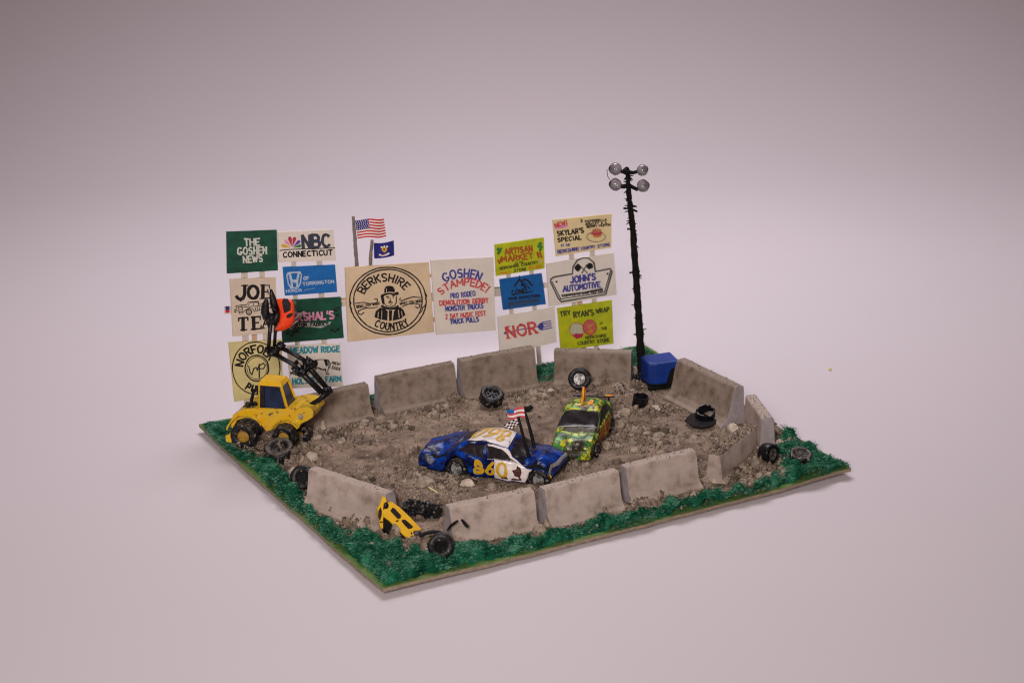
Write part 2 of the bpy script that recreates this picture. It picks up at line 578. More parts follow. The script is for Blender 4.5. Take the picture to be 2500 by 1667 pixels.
bd_v, bd_f, bd_m = [], [], []
NB = 60
rim_u = []
for j in range(NB + 1):
    for i in range(NB + 1):
        u, v = i / NB, j / NB
        p = quad(u, v)
        # ragged scissor-cut edge
        e = 0.05 * (noise.noise(Vector((p.x * .8, p.y * .8, 3))) + .5 * noise.noise(Vector((p.x * 3, p.y * 3, 8))))
        if i == 0: p = p + Vector((-e, 0, 0))
        if i == NB: p = p + Vector((e, 0, 0))
        if j == 0: p = p + Vector((0, -e, 0))
        if j == NB: p = p + Vector((0, e, 0))
        # rounded tips
        rim_u.append(p.copy())
        zb = board_bottom(p.x, p.y)
        bd_v.append((p.x, p.y, zb + BT))
n1 = len(bd_v)
bd_v += [(x, y, z - BT) for x, y, z in bd_v]
for j in range(NB):
    for i in range(NB):
        a = j * (NB + 1) + i
        bd_f.append((a, a + 1, a + NB + 2, a + NB + 1)); bd_m.append(0)
        bd_f.append((n1 + a, n1 + a + NB + 1, n1 + a + NB + 2, n1 + a + 1)); bd_m.append(1)
ring = [i for i in range(NB + 1)] + [j * (NB + 1) + NB for j in range(1, NB + 1)] + \
       [NB * (NB + 1) + i for i in range(NB - 1, -1, -1)] + [j * (NB + 1) for j in range(NB - 1, 0, -1)]
for k in range(len(ring)):
    a, b = ring[k], ring[(k + 1) % len(ring)]
    bd_f.append((a, n1 + a, n1 + b, b)); bd_m.append(1)
tag(mk('base_board', bd_v, bd_f, [M['board_green'], M['board_edge']], midx=bd_m), kind='structure')

ARENA = [(600, 995), (600, 1085), (660, 1130), (705, 1165), (748, 1205), (748, 1240), (922, 1310), (985, 1338), (1128, 1342), (1330, 1302), (1540, 1250), (1725, 1205),
         (1830, 1195), (1900, 1140), (1905, 1095), (1880, 1030), (1800, 965), (1690, 905), (1560, 905), (1350, 922), (1120, 955), (930, 990), (760, 1010)]
AR = [G(*p) for p in ARENA]
AX = np.array([p.x for p in AR]); AY = np.array([p.y for p in AR])


def sdf(x, y):
    """signed distance to the arena outline, positive inside"""
    d = np.full(np.shape(x), 1e9)
    ins = np.zeros(np.shape(x), bool)
    n = len(AX)
    for i in range(n):
        x1, y1, x2, y2 = AX[i], AY[i], AX[(i + 1) % n], AY[(i + 1) % n]
        t = np.clip(((x - x1) * (x2 - x1) + (y - y1) * (y2 - y1)) / ((x2 - x1) ** 2 + (y2 - y1) ** 2), 0, 1)
        d = np.minimum(d, np.hypot(x - x1 - t * (x2 - x1), y - y1 - t * (y2 - y1)))
        c = ((y1 > y) != (y2 > y)) & (x < (x2 - x1) * (y - y1) / (y2 - y1 + 1e-12) + x1)
        ins ^= c
    return np.where(ins, d, -d)


def bb_np(x, y):
    u, v = x / 8.3, (y - .1) / 7.3
    return .03 + .15 * (np.abs(u) ** 2.4 + np.abs(v) ** 2.4) / 2 + .03 * np.sin(x * .9 + 1) * np.abs(u * v) + BT


def dirt_h(x, y):
    s = sdf(x, y) + (fbm(x, y, 1.1, 40, 3) - .5) * .5
    m_ = np.clip(s / .35 + .2, 0, 1)
    clod = np.clip(fbm(x, y, .6, 11, 3) * 4.2 - 2.0, 0, 1) + np.clip(1.1 - s / .9, 0, 1) * .45
    lump = np.clip(fbm(x, y, 3.4, 21, 5, .68) * 3.0 - 1.2, 0, 1)
    fine = np.clip(fbm(x, y, 8.0, 31, 3, .6) * 2.4 - .8, 0, 1)
    h = .05 + .05 * fbm(x, y, .4, 5, 2) + clod * (.24 * lump + .12 * fine * (.25 + lump)) + .018 * fine
    return bb_np(x, y) + h * m_ - (1 - m_) * .05


def dz(x, y):
    return float(dirt_h(np.array([x]), np.array([y]))[0])


ND = 560
U, Vv = np.meshgrid(np.linspace(.01, .99, ND), np.linspace(.01, .99, ND))
F_, R_, L_, B_ = [np.array(CW[k][:]) for k in 'FRLB']
XY = (F_ * (1 - U[..., None]) + R_ * U[..., None]) * (1 - Vv[..., None]) + (L_ * (1 - U[..., None]) + B_ * U[..., None]) * Vv[..., None]
X, Y = XY[..., 0], XY[..., 1]
Z = dirt_h(X, Y)
Sd = sdf(X, Y)
idx = np.arange(ND * ND).reshape(ND, ND)
fa = np.stack([idx[:-1, :-1], idx[:-1, 1:], idx[1:, 1:], idx[1:, :-1]], -1)
keep = (Sd[:-1, :-1] > -.6)
faces = fa[keep].reshape(-1, 4)
used, inv = np.unique(faces, return_inverse=True)
V3 = np.stack([X, Y, Z], -1).reshape(-1, 3)[used]
tag(mknp('dirt_ground', V3, inv.reshape(-1, 4), [M['dirt']], 4, True), kind='structure')


# grass: matted flock mounds + loose fibres, one object
def edge_d(u, v):
    return np.minimum(np.minimum(u * 16, (1 - u) * 16), np.minimum(v * 14, (1 - v) * 14))


def grass_h(x, y, u, v):
    s = -sdf(x, y) + (fbm(x, y, 1.3, 60, 3) - .5) * .9
    e = edge_d(u, v) - .24 * np.clip(fbm(x, y, .9, 77, 3) * 2.2 - .75, -.1, 1)
    m_ = np.clip(s / .3 + .35, 0, 1) * np.clip(e / .14, 0, 1)
    cl = fbm(x, y, 2.2, 81, 4, .6)
    h = .03 + .30 * np.clip(fbm(x, y, 3.0, 81, 4, .6) * 3.4 - 1.3, 0, 1) + .12 * fbm(x, y, 8, 91, 3)
    h = h * np.where((y > 3.8), np.clip(1 - (y - 3.8) * .8, .25, 1), 1)
    return bb_np(x, y) + h * m_ - (1 - m_) * .05, m_


ZG, MG = grass_h(X, Y, U, Vv)
keep = (MG[:-1, :-1] > .01) | (MG[1:, 1:] > .01)
faces = fa[keep].reshape(-1, 4)
used, inv = np.unique(faces, return_inverse=True)
GV = np.stack([X, Y, ZG], -1).reshape(-1, 3)[used]
GF = inv.reshape(-1, 4)
rs = np.random.RandomState(5)
NFB = 120000
u = rs.rand(NFB * 6); v = rs.rand(NFB * 6)
P = (F_ * (1 - u[:, None]) + R_ * u[:, None]) * (1 - v[:, None]) + (L_ * (1 - u[:, None]) + B_ * u[:, None]) * v[:, None]
zz, mm = grass_h(P[:, 0], P[:, 1], u, v)
ok = (rs.rand(len(u)) < mm * .98) & (mm > .25)
P, zz = P[ok][:NFB], zz[ok][:NFB]
n = len(P)
K = 5
pts = np.zeros((n, K, 3))
pts[:, 0, 0], pts[:, 0, 1], pts[:, 0, 2] = P[:, 0], P[:, 1], zz - .01
ang = rs.rand(n) * 2 * PI
turn = (rs.rand(n) - .5) * 3.6
step = .022 + .036 * rs.rand(n) ** 2
lng = rs.rand(n) < .012
step[lng] *= 2.0
rise = rs.rand(n) * .6 + .05
for k in range(1, K):
    ang = ang + turn + (rs.rand(n) - .5) * 1.8
    vz = rise * (1 - .5 * k) * .6 + .25
    pts[:, k, 0] = pts[:, k - 1, 0] + np.cos(ang) * step
    pts[:, k, 1] = pts[:, k - 1, 1] + np.sin(ang) * step
    pts[:, k, 2] = pts[:, k - 1, 2] + step * vz
wd = .0045 + .006 * rs.rand(n)
off = np.stack([np.sin(ang + 1.3), -np.cos(ang + 1.3), .6 * np.ones(n)], -1)
off /= np.linalg.norm(off, axis=1)[:, None]
A_ = pts + off[:, None, :] * wd[:, None, None]
B2 = pts - off[:, None, :] * wd[:, None, None]
FV = np.stack([A_, B2], 2).reshape(-1, 3)
base = (np.arange(n) * K * 2)[:, None, None]
kk = (np.arange(K - 1) * 2)[None, :, None]
FF = (base + kk + np.array([0, 1, 3, 2])[None, None, :]).reshape(-1, 4)
allv = np.concatenate([GV, FV]); allf = np.concatenate([GF, FF + len(GV)])
go = mknp('grass', allv, allf, [M['flock_base'], M['flock']], 4, False)
mi = np.zeros(len(go.data.polygons), dtype=np.int32)
mi[len(GF):] = 1
go.data.polygons.foreach_set('material_index', mi)
tag(go, 'matted dark green flock fibres round the rim of the board', 'grass', kind='stuff')

# ------------------------------------------------------------------ barriers
BARS = []   # for scattering crumbs: (a, b, n, H)


def barrier(a, b, label, away, Hh=1.25, mat_=None, lean=0.0, wb=1.22, wt=.38, ends='card_clean', seed=0, lift=0.0):
    """a,b: ground points of the foot line that shows; away: +1 when the body lies to the left of a->b"""
    a, b = Vector((a.x, a.y, 0)), Vector((b.x, b.y, 0))
    d = (b - a); L = d.length; d.normalize()
    nrm = Vector((-d.y, d.x, 0)) * away
    zc = (dz(a.x, a.y) + dz(b.x, b.y)) / 2
    org = (a + b) / 2 + nrm * wb / 2
    org.z = board_bottom(org.x, org.y) + BT + .02 + lift
    f = (wb - wt) / 2
    hp = [(0, 0), (0, .15), (.14, .22), (f * .62, .36), (f * .74, .56), (f * .9, Hh * .8), (f, Hh - .06), (f + .05, Hh)]
    pr = hp + [(wb - t_, z_) for t_, z_ in reversed(hp)]
    S = 26
    vs, fs, mi_ = [], [], []
    for i in range(S + 1):
        for (t, z) in pr:
            p = a + d * (L * i / S) + nrm * t
            p.z = org.z + z
            p += nrm * (lean * z)
            q = p - org
            q += noise.noise_vector(Vector((p.x * 1.4, p.y * 1.4, p.z * 1.4 + seed))) * .014 + noise.noise_vector(Vector((p.x * 6, p.y * 6, p.z * 6 + seed))) * .008
            vs.append(q)
    n_ = len(pr)
    for i in range(S):
        for k in range(n_ - 1):
            q = (i * n_ + k, (i + 1) * n_ + k, (i + 1) * n_ + k + 1, i * n_ + k + 1)
            fs.append(q if away > 0 else q[::-1]); mi_.append(0)
    fs.append(tuple(range(n_))); mi_.append(1)
    fs.append(tuple(S * n_ + k for k in range(n_ - 1, -1, -1))); mi_.append(1)
    o = mk('barrier', vs, fs, [mat_ or M['barrier'], M[ends]], midx=mi_)
    o.location = org
    bevel(o, .015, 1)
    tag(o, label, 'barrier', 'grey concrete style barriers round the dirt arena')
    BARS.append((a, b, nrm, Hh, org.z, wb, lean))
    return o


mb_ = M['barrier_brown']
barrier(G(776, 1052), G(917, 1022), 'grey barrier partly hidden behind the yellow loader, clods at its foot', 1, 1.2, mb_, seed=1)
barrier(G(940, 1013), G(1126, 975), 'brown-grey barrier between the loader side barrier and the tallest back barrier', 1, 1.3, mb_, seed=2)
barrier(G(1140, 979), G(1320, 946), 'grey back barrier with the round black tyre at its foot', 1, 1.45, mb_, seed=3)
barrier(G(1350, 941), G(1538, 946), 'grey back barrier under the lime wrap sign, silver hubbed tyre leaning on it', 1, 1.25, mb_, seed=4)
barrier(G(1618, 974), G(1758, 1046), 'big slanting barrier in front of the blue box, wide sloping foot', 1, 1.42, mb_, seed=5, lean=.12)
barrier(G(1806, 1050), G(1846, 1108), 'short end-on barrier capped with dust beside the slanting one', 1, 1.3, M['barrier'], seed=6, wb=.75)
barrier(G(1772, 1182), G(1858, 1110), 'low barrier with caked dirt along its top, beside the spoked wheel', 1, 1.02, M['barrier'], seed=7, wb=.8, ends='barrier')
barrier(G(1549, 1234), G(1719, 1191), 'front barrier nearest the loose yellow-brown stone, pale clean foot', 1, 1.2, M['barrier'], seed=8)
barrier(G(1350, 1290), G(1531, 1243), 'front barrier in the middle of the front row, streaked at one end', 1, 1.2, M['barrier'], seed=9)
barrier(G(1115, 1335), G(1322, 1293), 'front barrier with a bent black wire stuck to it beside the yellow wreck', 1, 1.2, M['barrier'], seed=10)
barrier(G(734, 1236), G(922, 1300), 'angled side barrier between the black tyre and the yellow wrecked car', 1, 1.2, M['barrier'], seed=11)

# ------------------------------------------------------------------ stones, crumbs
def stone(px, py, s, label=None, pale=False, sc=(1, .8, .6), seed=None, group=None, up_=0.0, name='stone'):
    seed = seed if seed is not None else RND.random() * 90
    p = G(px, py)
    z = dz(p.x, p.y)
    vs, fs = [], []
    b = MB(); b.ball((0, 0, 0), 1, 8)
    rot = Matrix.Rotation(RND.random() * 6, 3, 'Z')
    vs = []
    for v in b.V:
        n_ = v.normalized()
        r = 1 + .38 * noise.noise(n_ * 1.3 + Vector((seed, 0, 0))) + .16 * noise.noise(n_ * 3.5 + Vector((0, seed, 0)))
        # facet it
        q = n_ * r
        for ax in (Vector((1, .3, .5)), Vector((-.6, 1, .4)), Vector((.2, -.8, .9)), Vector((-.7, -.5, .3))):
            ax = (rot @ ax).normalized()
            t = q.dot(ax)
            if t > .72: q -= ax * (t - .72) * .85
        vs.append(rot @ Vector((q.x * sc[0], q.y * sc[1], q.z * sc[2])) * s)
    o = mk(name, vs, b.F, M['stone_pale' if pale else 'stone'])
    o.location = (p.x, p.y, z + s * sc[2] * .55 + up_)
    tag(o, label or 'small grey-brown stone on the arena dirt', 'stone', group or 'small loose stones on the dirt')
    return o


big = [
    (1142, 1180, .24, 'pale flat stone in front of the blue car door', True, (1.1, .9, .5)),
    (762, 1126, .30, 'pale stone beside the big dusty tyre', True, (1.1, .8, .6)),
    (716, 1152, .20, 'pale elongated stone above the small black tyre', True, (1.2, .6, .6)),
    (672, 1140, .24, 'brown clod on the grass below the big dusty tyre', False, (1, .9, .7)),
    (745, 1098, .17, 'upright grey stone between the loader and the dirt floor', False, (.8, .8, 1)),
    (905, 1330, .20, 'pinkish round stone on the grass below the yellow wreck', True, (1, .9, .8)),
    (966, 1308, .17, 'brown stone propping the yellow wreck', False, (1, .8, .9)),
    (1745, 1172, .22, 'yellow-brown stone at the open end of the front barrier row', True, (1, .9, .85)),
    (1772, 1082, .33, 'large grey rock leaning on the dirt caked barrier', False, (.9, .7, 1.1)),
    (1790, 1058, .28, 'pinkish rock behind the large grey rock by the caked barrier', True, (1, .8, .8)),
    (1845, 1140, .20, 'brown stone standing in front of the spoked wheel', False, (.7, .7, 1.1)),
    (1913, 1074, .30, 'flat tan rock on the grass behind the spoked wheel', True, (1.1, .8, .5)),
    (1888, 1050, .28, 'dark clod at the grass edge behind the flat tan rock', False, (1.1, .7, .6)),
    (1508, 955, .27, 'brown rock at the foot of the tyre barrier', False, (1.1, .9, .7)),
    (1484, 1092, .17, 'brown round stone beside the green car rear wheel', False, (1, .9, .9)),
    (1300, 966, .26, 'dark clod at the foot of the tallest back barrier', False, (1.1, .9, .6)),
    (1345, 958, .20, 'pale stone between two back barriers', True, (1.1, .8, .6)),
    (1316, 1300, .24, 'grey stone wedged at the gap between two front barriers', False, (1.1, .7, .8)),
    (1334, 1284, .16, 'small upright stone in the gap between two front barriers', False, (.7, .7, 1)),
    (1588, 1238, .13, 'rusty clod on the foot of a front barrier', False, (1.1, .8, .6)),
    (1722, 1040, .09, 'little tan pebble beside the black cup', True, (1, .8, .8)),
    (1035, 1180, .30, 'brown clod in front of the blue car tail', False, (1.1, 1, .6)),
    (1098, 1170, .20, 'dusty clod under the blue car rear wheel', False, (1.2, .8, .6)),
    (838, 1020, .22, 'greenish clod at the foot of the barrier behind the loader', False, (1, .8, .8)),
    (790, 1050, .20, 'white splinter of stone beside the loader front wheel', True, (.6, .5, 1.1)),
    (960, 1044, .22, 'dark clod at the joint of two back barriers', False, (1.1, .8, .6)),
    (1060, 1010, .16, 'small clod in front of the second back barrier', False, (1, 1, .6)),
    (1600, 1000, .20, 'pale clod below the small black cup', True, (1.2, .9, .6)),
    (1612, 1062, .18, 'crusty clod near the middle of the right hand floor', False, (1.2, .9, .5)),
    (1880, 1165, .14, 'small tan stone on the dirt in front of the spoked wheel', True, (1, .8, .7)),
    (1838, 1180, .15, 'knobbly clod on the grass rim in front of the caked barrier', False, (1, .9, .8)),
    (1525, 1010, .22, 'brown clod behind the green car', False, (1.1, .9, .6)),
    (1515, 1040, .18, 'angular grey stone right of the green car', False, (.9, .7, .9)),
    (700, 1118, .15, 'small pale stone touching the big dusty tyre', True, (1, .8, .7)),
]
for i, (x, y, s, lb, pale, sc) in enumerate(big):
    stone(x, y, s, lb, pale, sc, seed=i * 3.7, group='large stones and clods on the board')
cnt = 0
rr = random.Random(3)
while cnt < 0:
    x, y = rr.uniform(720, 1900), rr.uniform(930, 1260)
    p = G(x, y)
    s_ = float(sdf(np.array([p.x]), np.array([p.y]))[0])
    if s_ < .2: continue
    if s_ > 2.2 and rr.random() < .72: continue
    stone(x, y, rr.uniform(.05, .12), None, rr.random() < .4, (rr.uniform(.8, 1.3), rr.uniform(.6, 1), rr.uniform(.5, .8)), seed=cnt)
    cnt += 1

# crumbs: numpy scatter of small lumps on dirt, barrier tops and feet
ico = []
t_ = (1 + 5 ** .5) / 2
for a in (-1, 1):
    for b in (-t_, t_):
        ico += [(0, a, b), (a, b, 0), (b, 0, a)]
ico = np.array(ico) / math.hypot(1, t_)
from itertools import combinations
el = min(np.linalg.norm(ico[a] - ico[b]) for a, b in combinations(range(12), 2)) * 1.01
tri = []
for a, b, c in combinations(range(12), 3):
    if max(np.linalg.norm(ico[a] - ico[b]), np.linalg.norm(ico[b] - ico[c]), np.linalg.norm(ico[a] - ico[c])) < el:
        nn = np.cross(ico[b] - ico[a], ico[c] - ico[a])
        tri.append((a, b, c) if nn @ ico[a] > 0 else (a, c, b))
tri = np.array(tri)
NC = 38000
rs = np.random.RandomState(9)
u = rs.rand(NC * 4); v = rs.rand(NC * 4)
P = (F_ * (1 - u[:, None]) + R_ * u[:, None]) * (1 - v[:, None]) + (L_ * (1 - u[:, None]) + B_ * u[:, None]) * v[:, None]
s_ = sdf(P[:, 0], P[:, 1])
dens = np.clip(fbm(P[:, 0], P[:, 1], .8, 14, 3) * 2.2 - .75, .06, 1) + np.clip(.8 - s_ * .5, 0, .6)
dens = np.where(s_ < -.1, np.clip(.25 + s_ * .35, 0.012, 1), dens)
ok = rs.rand(len(u)) < dens * .8
P = P[ok][:NC]; s_ = s_[ok][:NC]
zz = np.where(s_ > 0, dirt_h(P[:, 0], P[:, 1]), bb_np(P[:, 0], P[:, 1]) + .12)
P = np.stack([P[:, 0], P[:, 1], zz], -1)
sz = .010 + .030 * rs.rand(len(P)) ** 3 + .085 * rs.rand(len(P)) ** 40
extra, es = [], []
r2 = random.Random(4)
for (a, b, nrm, Hh, z0, wb, lean) in BARS:
    for k in range(190):
        t = r2.random()
        if r2.random() < .62:      # foot and ledge
            q = a.lerp(b, t) - nrm * (abs(r2.gauss(0, .10)) - .05)
            extra.append((q.x, q.y, max(dz(q.x, q.y), bb_np(q.x, q.y)) + .01)); es.append(r2.uniform(.015, .06))
        else:                      # top
            q = a.lerp(b, t) + nrm * (wb / 2 + r2.uniform(-.14, .14) + lean * Hh)
            extra.append((q.x, q.y, z0 + Hh + .0)); es.append(r2.uniform(.008, .026))
for k in range(420):   # dirt caked on the toppled barrier
    a, b, nrm, Hh, z0, wb, lean = BARS[6]
    q = a.lerp(b, r2.random()) + nrm * (wb / 2 + r2.uniform(-.18, .18))
    extra.append((q.x, q.y, z0 + Hh + r2.uniform(0, .05))); es.append(r2.uniform(.02, .06))
def on_board(x, y, mg=.3):
    q = [CW['F'], CW['R'], CW['B'], CW['L']]
    for i in range(4):
        a, b = q[i], q[(i + 1) % 4]
        dx, dy = b.x - a.x, b.y - a.y
        if (dx * (y - a.y) - dy * (x - a.x)) / math.hypot(dx, dy) < mg: return False
    return True


def pile(px, py, r, n, hgt=.12, s1=.07):
    g = G(px, py)
    c = []
    for k in range(n):
        a, d = r2.uniform(0, 2 * PI), r * math.sqrt(r2.random())
        q = (g.x + math.cos(a) * d, g.y + math.sin(a) * d * .8, hgt * (1 - d / r) * r2.random())
        if not on_board(q[0], q[1]): continue
        c.append(q)
        es.append(.012 + (s1 * .62 - .012) * r2.random() ** 2)
    c = np.array(c)
    z = np.where(sdf(c[:, 0], c[:, 1]) > .1, dirt_h(c[:, 0], c[:, 1]), bb_np(c[:, 0], c[:, 1]) + .13) + c[:, 2]
    extra.extend(np.stack([c[:, 0], c[:, 1], z], -1).tolist())


PILES = []
for q_ in ((1105, 1172, .75, 420, .22, .09), (1040, 1160, .45, 160, .15, .08), (1315, 1192, .6, 260, .16, .08), (1215, 1190, .5, 120), (1390, 1135, .7, 260, .2, .08), (1340, 1125, .5, 160, .16), (1500, 1075, .5, 160, .14),
           (1490, 1015, .5, 160, .16), (600, 1090, .6, 260, .16, .08), (700, 1130, .6, 200, .18, .1), (760, 1060, .6, 240, .2, .09), (830, 1040, .9, 320, .2, .09), (960, 1040, .6, 260, .25, .09),
           (1080, 1005, .7, 220, .16, .08), (1280, 965, .8, 380, .25, .1), (1340, 960, .5, 200, .2, .09), (1500, 965, .8, 260, .16, .09), (1600, 1000, .8, 300, .2, .09), (1560, 1060, 1.0, 380, .14, .08), (1520, 1150, 1.0, 260, .1, .07),
           (1590, 1085, 1.2, 360, .1, .07), (1790, 1075, .7, 300, .3, .1), (1720, 1170, .5, 200, .15, .08), (1830, 1165, .8, 380, .16, .1), (1880, 1050, .6, 200, .2, .1), (1590, 940, .7, 220, .15, .08), (980, 1325, .6, 200, .12, .08),
           (1316, 1302, .4, 120, .15, .09), (910, 1190, 1.1, 260, .08, .06), (1850, 1178, .6, 220, .14, .1), (1900, 1150, .5, 160, .12, .09), (1700, 1212, .4, 100, .1), (650, 1125, .5, 160, .16, .1), (700, 1178, .3, 80, .12, .09), (850, 1290, .8, 150, .08), (1585, 1246, .4, 90, .1), (1930, 1085, .5, 100, .1), (1010, 1150, .8, 220, .1, .07), (880, 1070, 1.2, 260, .08, .07)):
    pile(*q_); PILES.append(q_)
for (a, b, nrm, Hh, z0, wb, lean) in BARS:      # crumbs glued to the faces
    for k in range(70):
        t, z = r2.random(), r2.uniform(.15, 1) * Hh * r2.random() + .1
        f_ = (wb - .32) / 2 * min(1, .58 + z / Hh * .45)
        q = a.lerp(b, t) + nrm * (f_ + lean * z - .01)
        extra.append((q.x, q.y, z0 + z)); es.append(r2.uniform(.008, .03))
# rough clods: subdivided lumps, half sunk
v2 = [tuple(v_) for v_ in ico]; f2 = []; mid = {}
def mp_(a, b):
    k_ = (min(a, b), max(a, b))
    if k_ not in mid:
        q = (np.array(v2[a]) + np.array(v2[b])); v2.append(tuple(q / np.linalg.norm(q))); mid[k_] = len(v2) - 1
    return mid[k_]
for a, b, c in tri:
    x_, y_, z_ = mp_(a, b), mp_(b, c), mp_(c, a)
    f2 += [(a, x_, z_), (b, y_, x_), (c, z_, y_), (x_, y_, z_)]
tri1 = list(f2); f2 = []; mid.clear()
for a, b, c in tri1:
    x_, y_, z_ = mp_(a, b), mp_(b, c), mp_(c, a)
    f2 += [(a, x_, z_), (b, y_, x_), (c, z_, y_), (x_, y_, z_)]
v2 = np.array(v2); f2 = np.array(f2)
clod_c, clod_s = [], []
for (px, py, r, n, *_) in PILES:
    g = G(px, py)
    for k in range(int(n / 16)):
        a, d = r2.uniform(0, 2 * PI), r * math.sqrt(r2.random())
        q = (g.x + math.cos(a) * d, g.y + math.sin(a) * d * .8)
        if not on_board(*q): continue
        clod_c.append(q); clod_s.append(r2.uniform(.05, .15))
for k in range(420):
    u_, v_ = r2.random(), r2.random()
    g = quad(u_, v_)
    sd_ = float(sdf(np.array([g.x]), np.array([g.y]))[0])
    if sd_ < .1 or r2.random() > math.exp(-max(0, sd_ - .6) * 1.1) + .10: continue
    clod_c.append((g.x, g.y)); clod_s.append(r2.uniform(.04, .12))
cc_ = np.array(clod_c); cz_ = np.where(sdf(cc_[:, 0], cc_[:, 1]) > .1, dirt_h(cc_[:, 0], cc_[:, 1]), bb_np(cc_[:, 0], cc_[:, 1]) + .12)
CLV, CLF = [], []
for i in range(len(cc_)):
    c0 = Vector((cc_[i, 0], cc_[i, 1], cz_[i] + clod_s[i] * .15)); sd_ = r2.random() * 60
    sx_, sy_, sz_ = r2.uniform(.8, 1.3), r2.uniform(.7, 1.1), r2.uniform(.55, .9)
    b0 = len(CLV)
    for v_ in v2:
        vv = Vector(v_)
        rr_ = 1 + .55 * noise.noise(vv * 1.6 + Vector((sd_, 0, 0))) + .35 * noise.noise(vv * 4 + Vector((0, sd_, 0))) + .22 * noise.noise(vv * 9 + Vector((0, 0, sd_)))
        q = vv * rr_ * clod_s[i]
        CLV.append((c0.x + q.x * sx_, c0.y + q.y * sy_, c0.z + q.z * sz_))
    CLF.append(f2 + b0)
P = np.concatenate([P, np.array(extra)]); sz = np.concatenate([sz, np.array(es)])
n = len(P)
dv = ico[None] * (sz[:, None, None]) * (1 + 1.1 * (rs.rand(n, 12, 1) - .5)) * (0.5 + .75 * rs.rand(n, 1, 3))
CV = (P[:, None, :] + dv).reshape(-1, 3)
CF = (np.arange(n)[:, None, None] * 12 + tri[None]).reshape(-1, 3)
CF = np.concatenate([CF, np.concatenate(CLF) + len(CV)]); CV = np.concatenate([CV, np.array(CLV)])
tag(mknp('gravel', CV, CF, [M['crumb']], 3, False), 'fine brown dirt crumbs scattered over the arena and barriers', 'gravel', kind='stuff')

# ------------------------------------------------------------------ stroke lettering
def arc(cx, cy, rx, ry, a0, a1, n=10):
    return [(cx + rx * math.cos(R(a0 + (a1 - a0) * i / n)), cy + ry * math.sin(R(a0 + (a1 - a0) * i / n))) for i in range(n + 1)]


GL = {
    'A': [[(0, 0), (.4, 1), (.8, 0)], [(.15, .36), (.65, .36)]],
    'B': [[(0, 0), (0, 1)], [(0, 1)] + arc(.35, .76, .3, .24, 90, -90, 6) + [(0, .52)], [(0, .52)] + arc(.4, .26, .32, .26, 90, -90, 6) + [(0, 0)]],
    'C': [arc(.42, .5, .4, .5, 50, 310, 12)],
    'D': [[(0, 0), (0, 1)], [(0, 1)] + arc(.25, .5, .5, .5, 90, -90, 8) + [(0, 0)]],
    'E': [[(0, 0), (0, 1)], [(0, 1), (.62, 1)], [(0, .52), (.5, .52)], [(0, 0), (.62, 0)]],
    'F': [[(0, 0), (0, 1)], [(0, 1), (.62, 1)], [(0, .52), (.5, .52)]],
    'G': [arc(.42, .5, .42, .5, 50, 340, 12) + [(.5, .4)]],
    'H': [[(0, 0), (0, 1)], [(.68, 0), (.68, 1)], [(0, .5), (.68, .5)]],
    'I': [[(.1, 0), (.1, 1)]],
    'J': [[(.5, 1), (.5, .25)] + arc(.26, .22, .24, .22, 0, -170, 6)],
    'K': [[(0, 0), (0, 1)], [(.62, 1), (.02, .45)], [(.2, .6), (.66, 0)]],
    'L': [[(0, 1), (0, 0)], [(0, 0), (.58, 0)]],
    'M': [[(0, 0), (.06, 1), (.45, .3), (.84, 1), (.9, 0)]],
    'N': [[(0, 0), (0, 1)], [(0, 1), (.68, 0)], [(.68, 0), (.68, 1)]],
    'O': [arc(.42, .5, .4, .5, 90, 450, 16)],
    'P': [[(0, 0), (0, 1)], [(0, 1)] + arc(.34, .74, .3, .26, 90, -90, 6) + [(0, .48)]],
    'Q': [arc(.42, .5, .4, .5, 90, 450, 16), [(.5, .3), (.85, -.05)]],
    'R': [[(0, 0), (0, 1)], [(0, 1)] + arc(.34, .75, .3, .25, 90, -90, 6) + [(0, .5)], [(.3, .5), (.68, 0)]],
    'S': [arc(.34, .75, .3, .25, 40, 270, 8) + arc(.34, .25, .32, .25, 90, -140, 8)[1:]],
    'T': [[(.35, 0), (.35, 1)], [(0, 1), (.7, 1)]],
    'U': [[(0, 1), (0, .3)] + arc(.33, .3, .33, .3, 180, 360, 8) + [(.66, 1)]],
    'V': [[(0, 1), (.36, 0), (.72, 1)]],
    'W': [[(0, 1), (.25, 0), (.5, .75), (.75, 0), (1.0, 1)]],
    'X': [[(0, 1), (.7, 0)], [(.7, 1), (0, 0)]],
    'Y': [[(0, 1), (.35, .5)], [(.7, 1), (.35, .5), (.35, 0)]],
    'Z': [[(0, 1), (.65, 1), (0, 0), (.65, 0)]],
    '!': [[(.1, 1), (.1, .3)], [(.1, .08), (.1, -.02)]],
    "'": [[(.1, 1.05), (.04, .78)]],
    '&': [[(.7, 0), (.15, .75), (.3, 1), (.45, .8), (.05, .25), (.25, 0), (.65, .4)]],
    '2': [arc(.3, .74, .28, .26, 160, -30, 7) + [(0, 0), (.6, 0)]],
    '3': [arc(.28, .75, .26, .25, 140, -80, 7), arc(.28, .26, .3, .27, 80, -140, 8)],
    '0': [arc(.38, .5, .36, .5, 90, 450, 16)],
    '6': [[(.55, .98), (.2, .7), (.02, .35)], arc(.33, .3, .31, .3, 90, 450, 14)],
    '8': [arc(.34, .75, .25, .25, -90, 270, 12), arc(.34, .26, .33, .27, 90, 450, 14)],
    '1': [[(.1, .8), (.3, 1), (.3, 0)]],
    '-': [[(.05, .45), (.4, .45)]], '.': [[(.1, 0), (.1, .08)]], ' ': [],
}
GW = {'I': .2, 'M': .9, 'W': 1.0, '!': .2, "'": .15, ' ': .45, '.': .2, '1': .35, '-': .45, 'E': .62, 'F': .62, 'L': .58, 'J': .52, 'A': .8, 'O': .84, 'C': .76, 'G': .84}


def gw(c): return GW.get(c, .7)


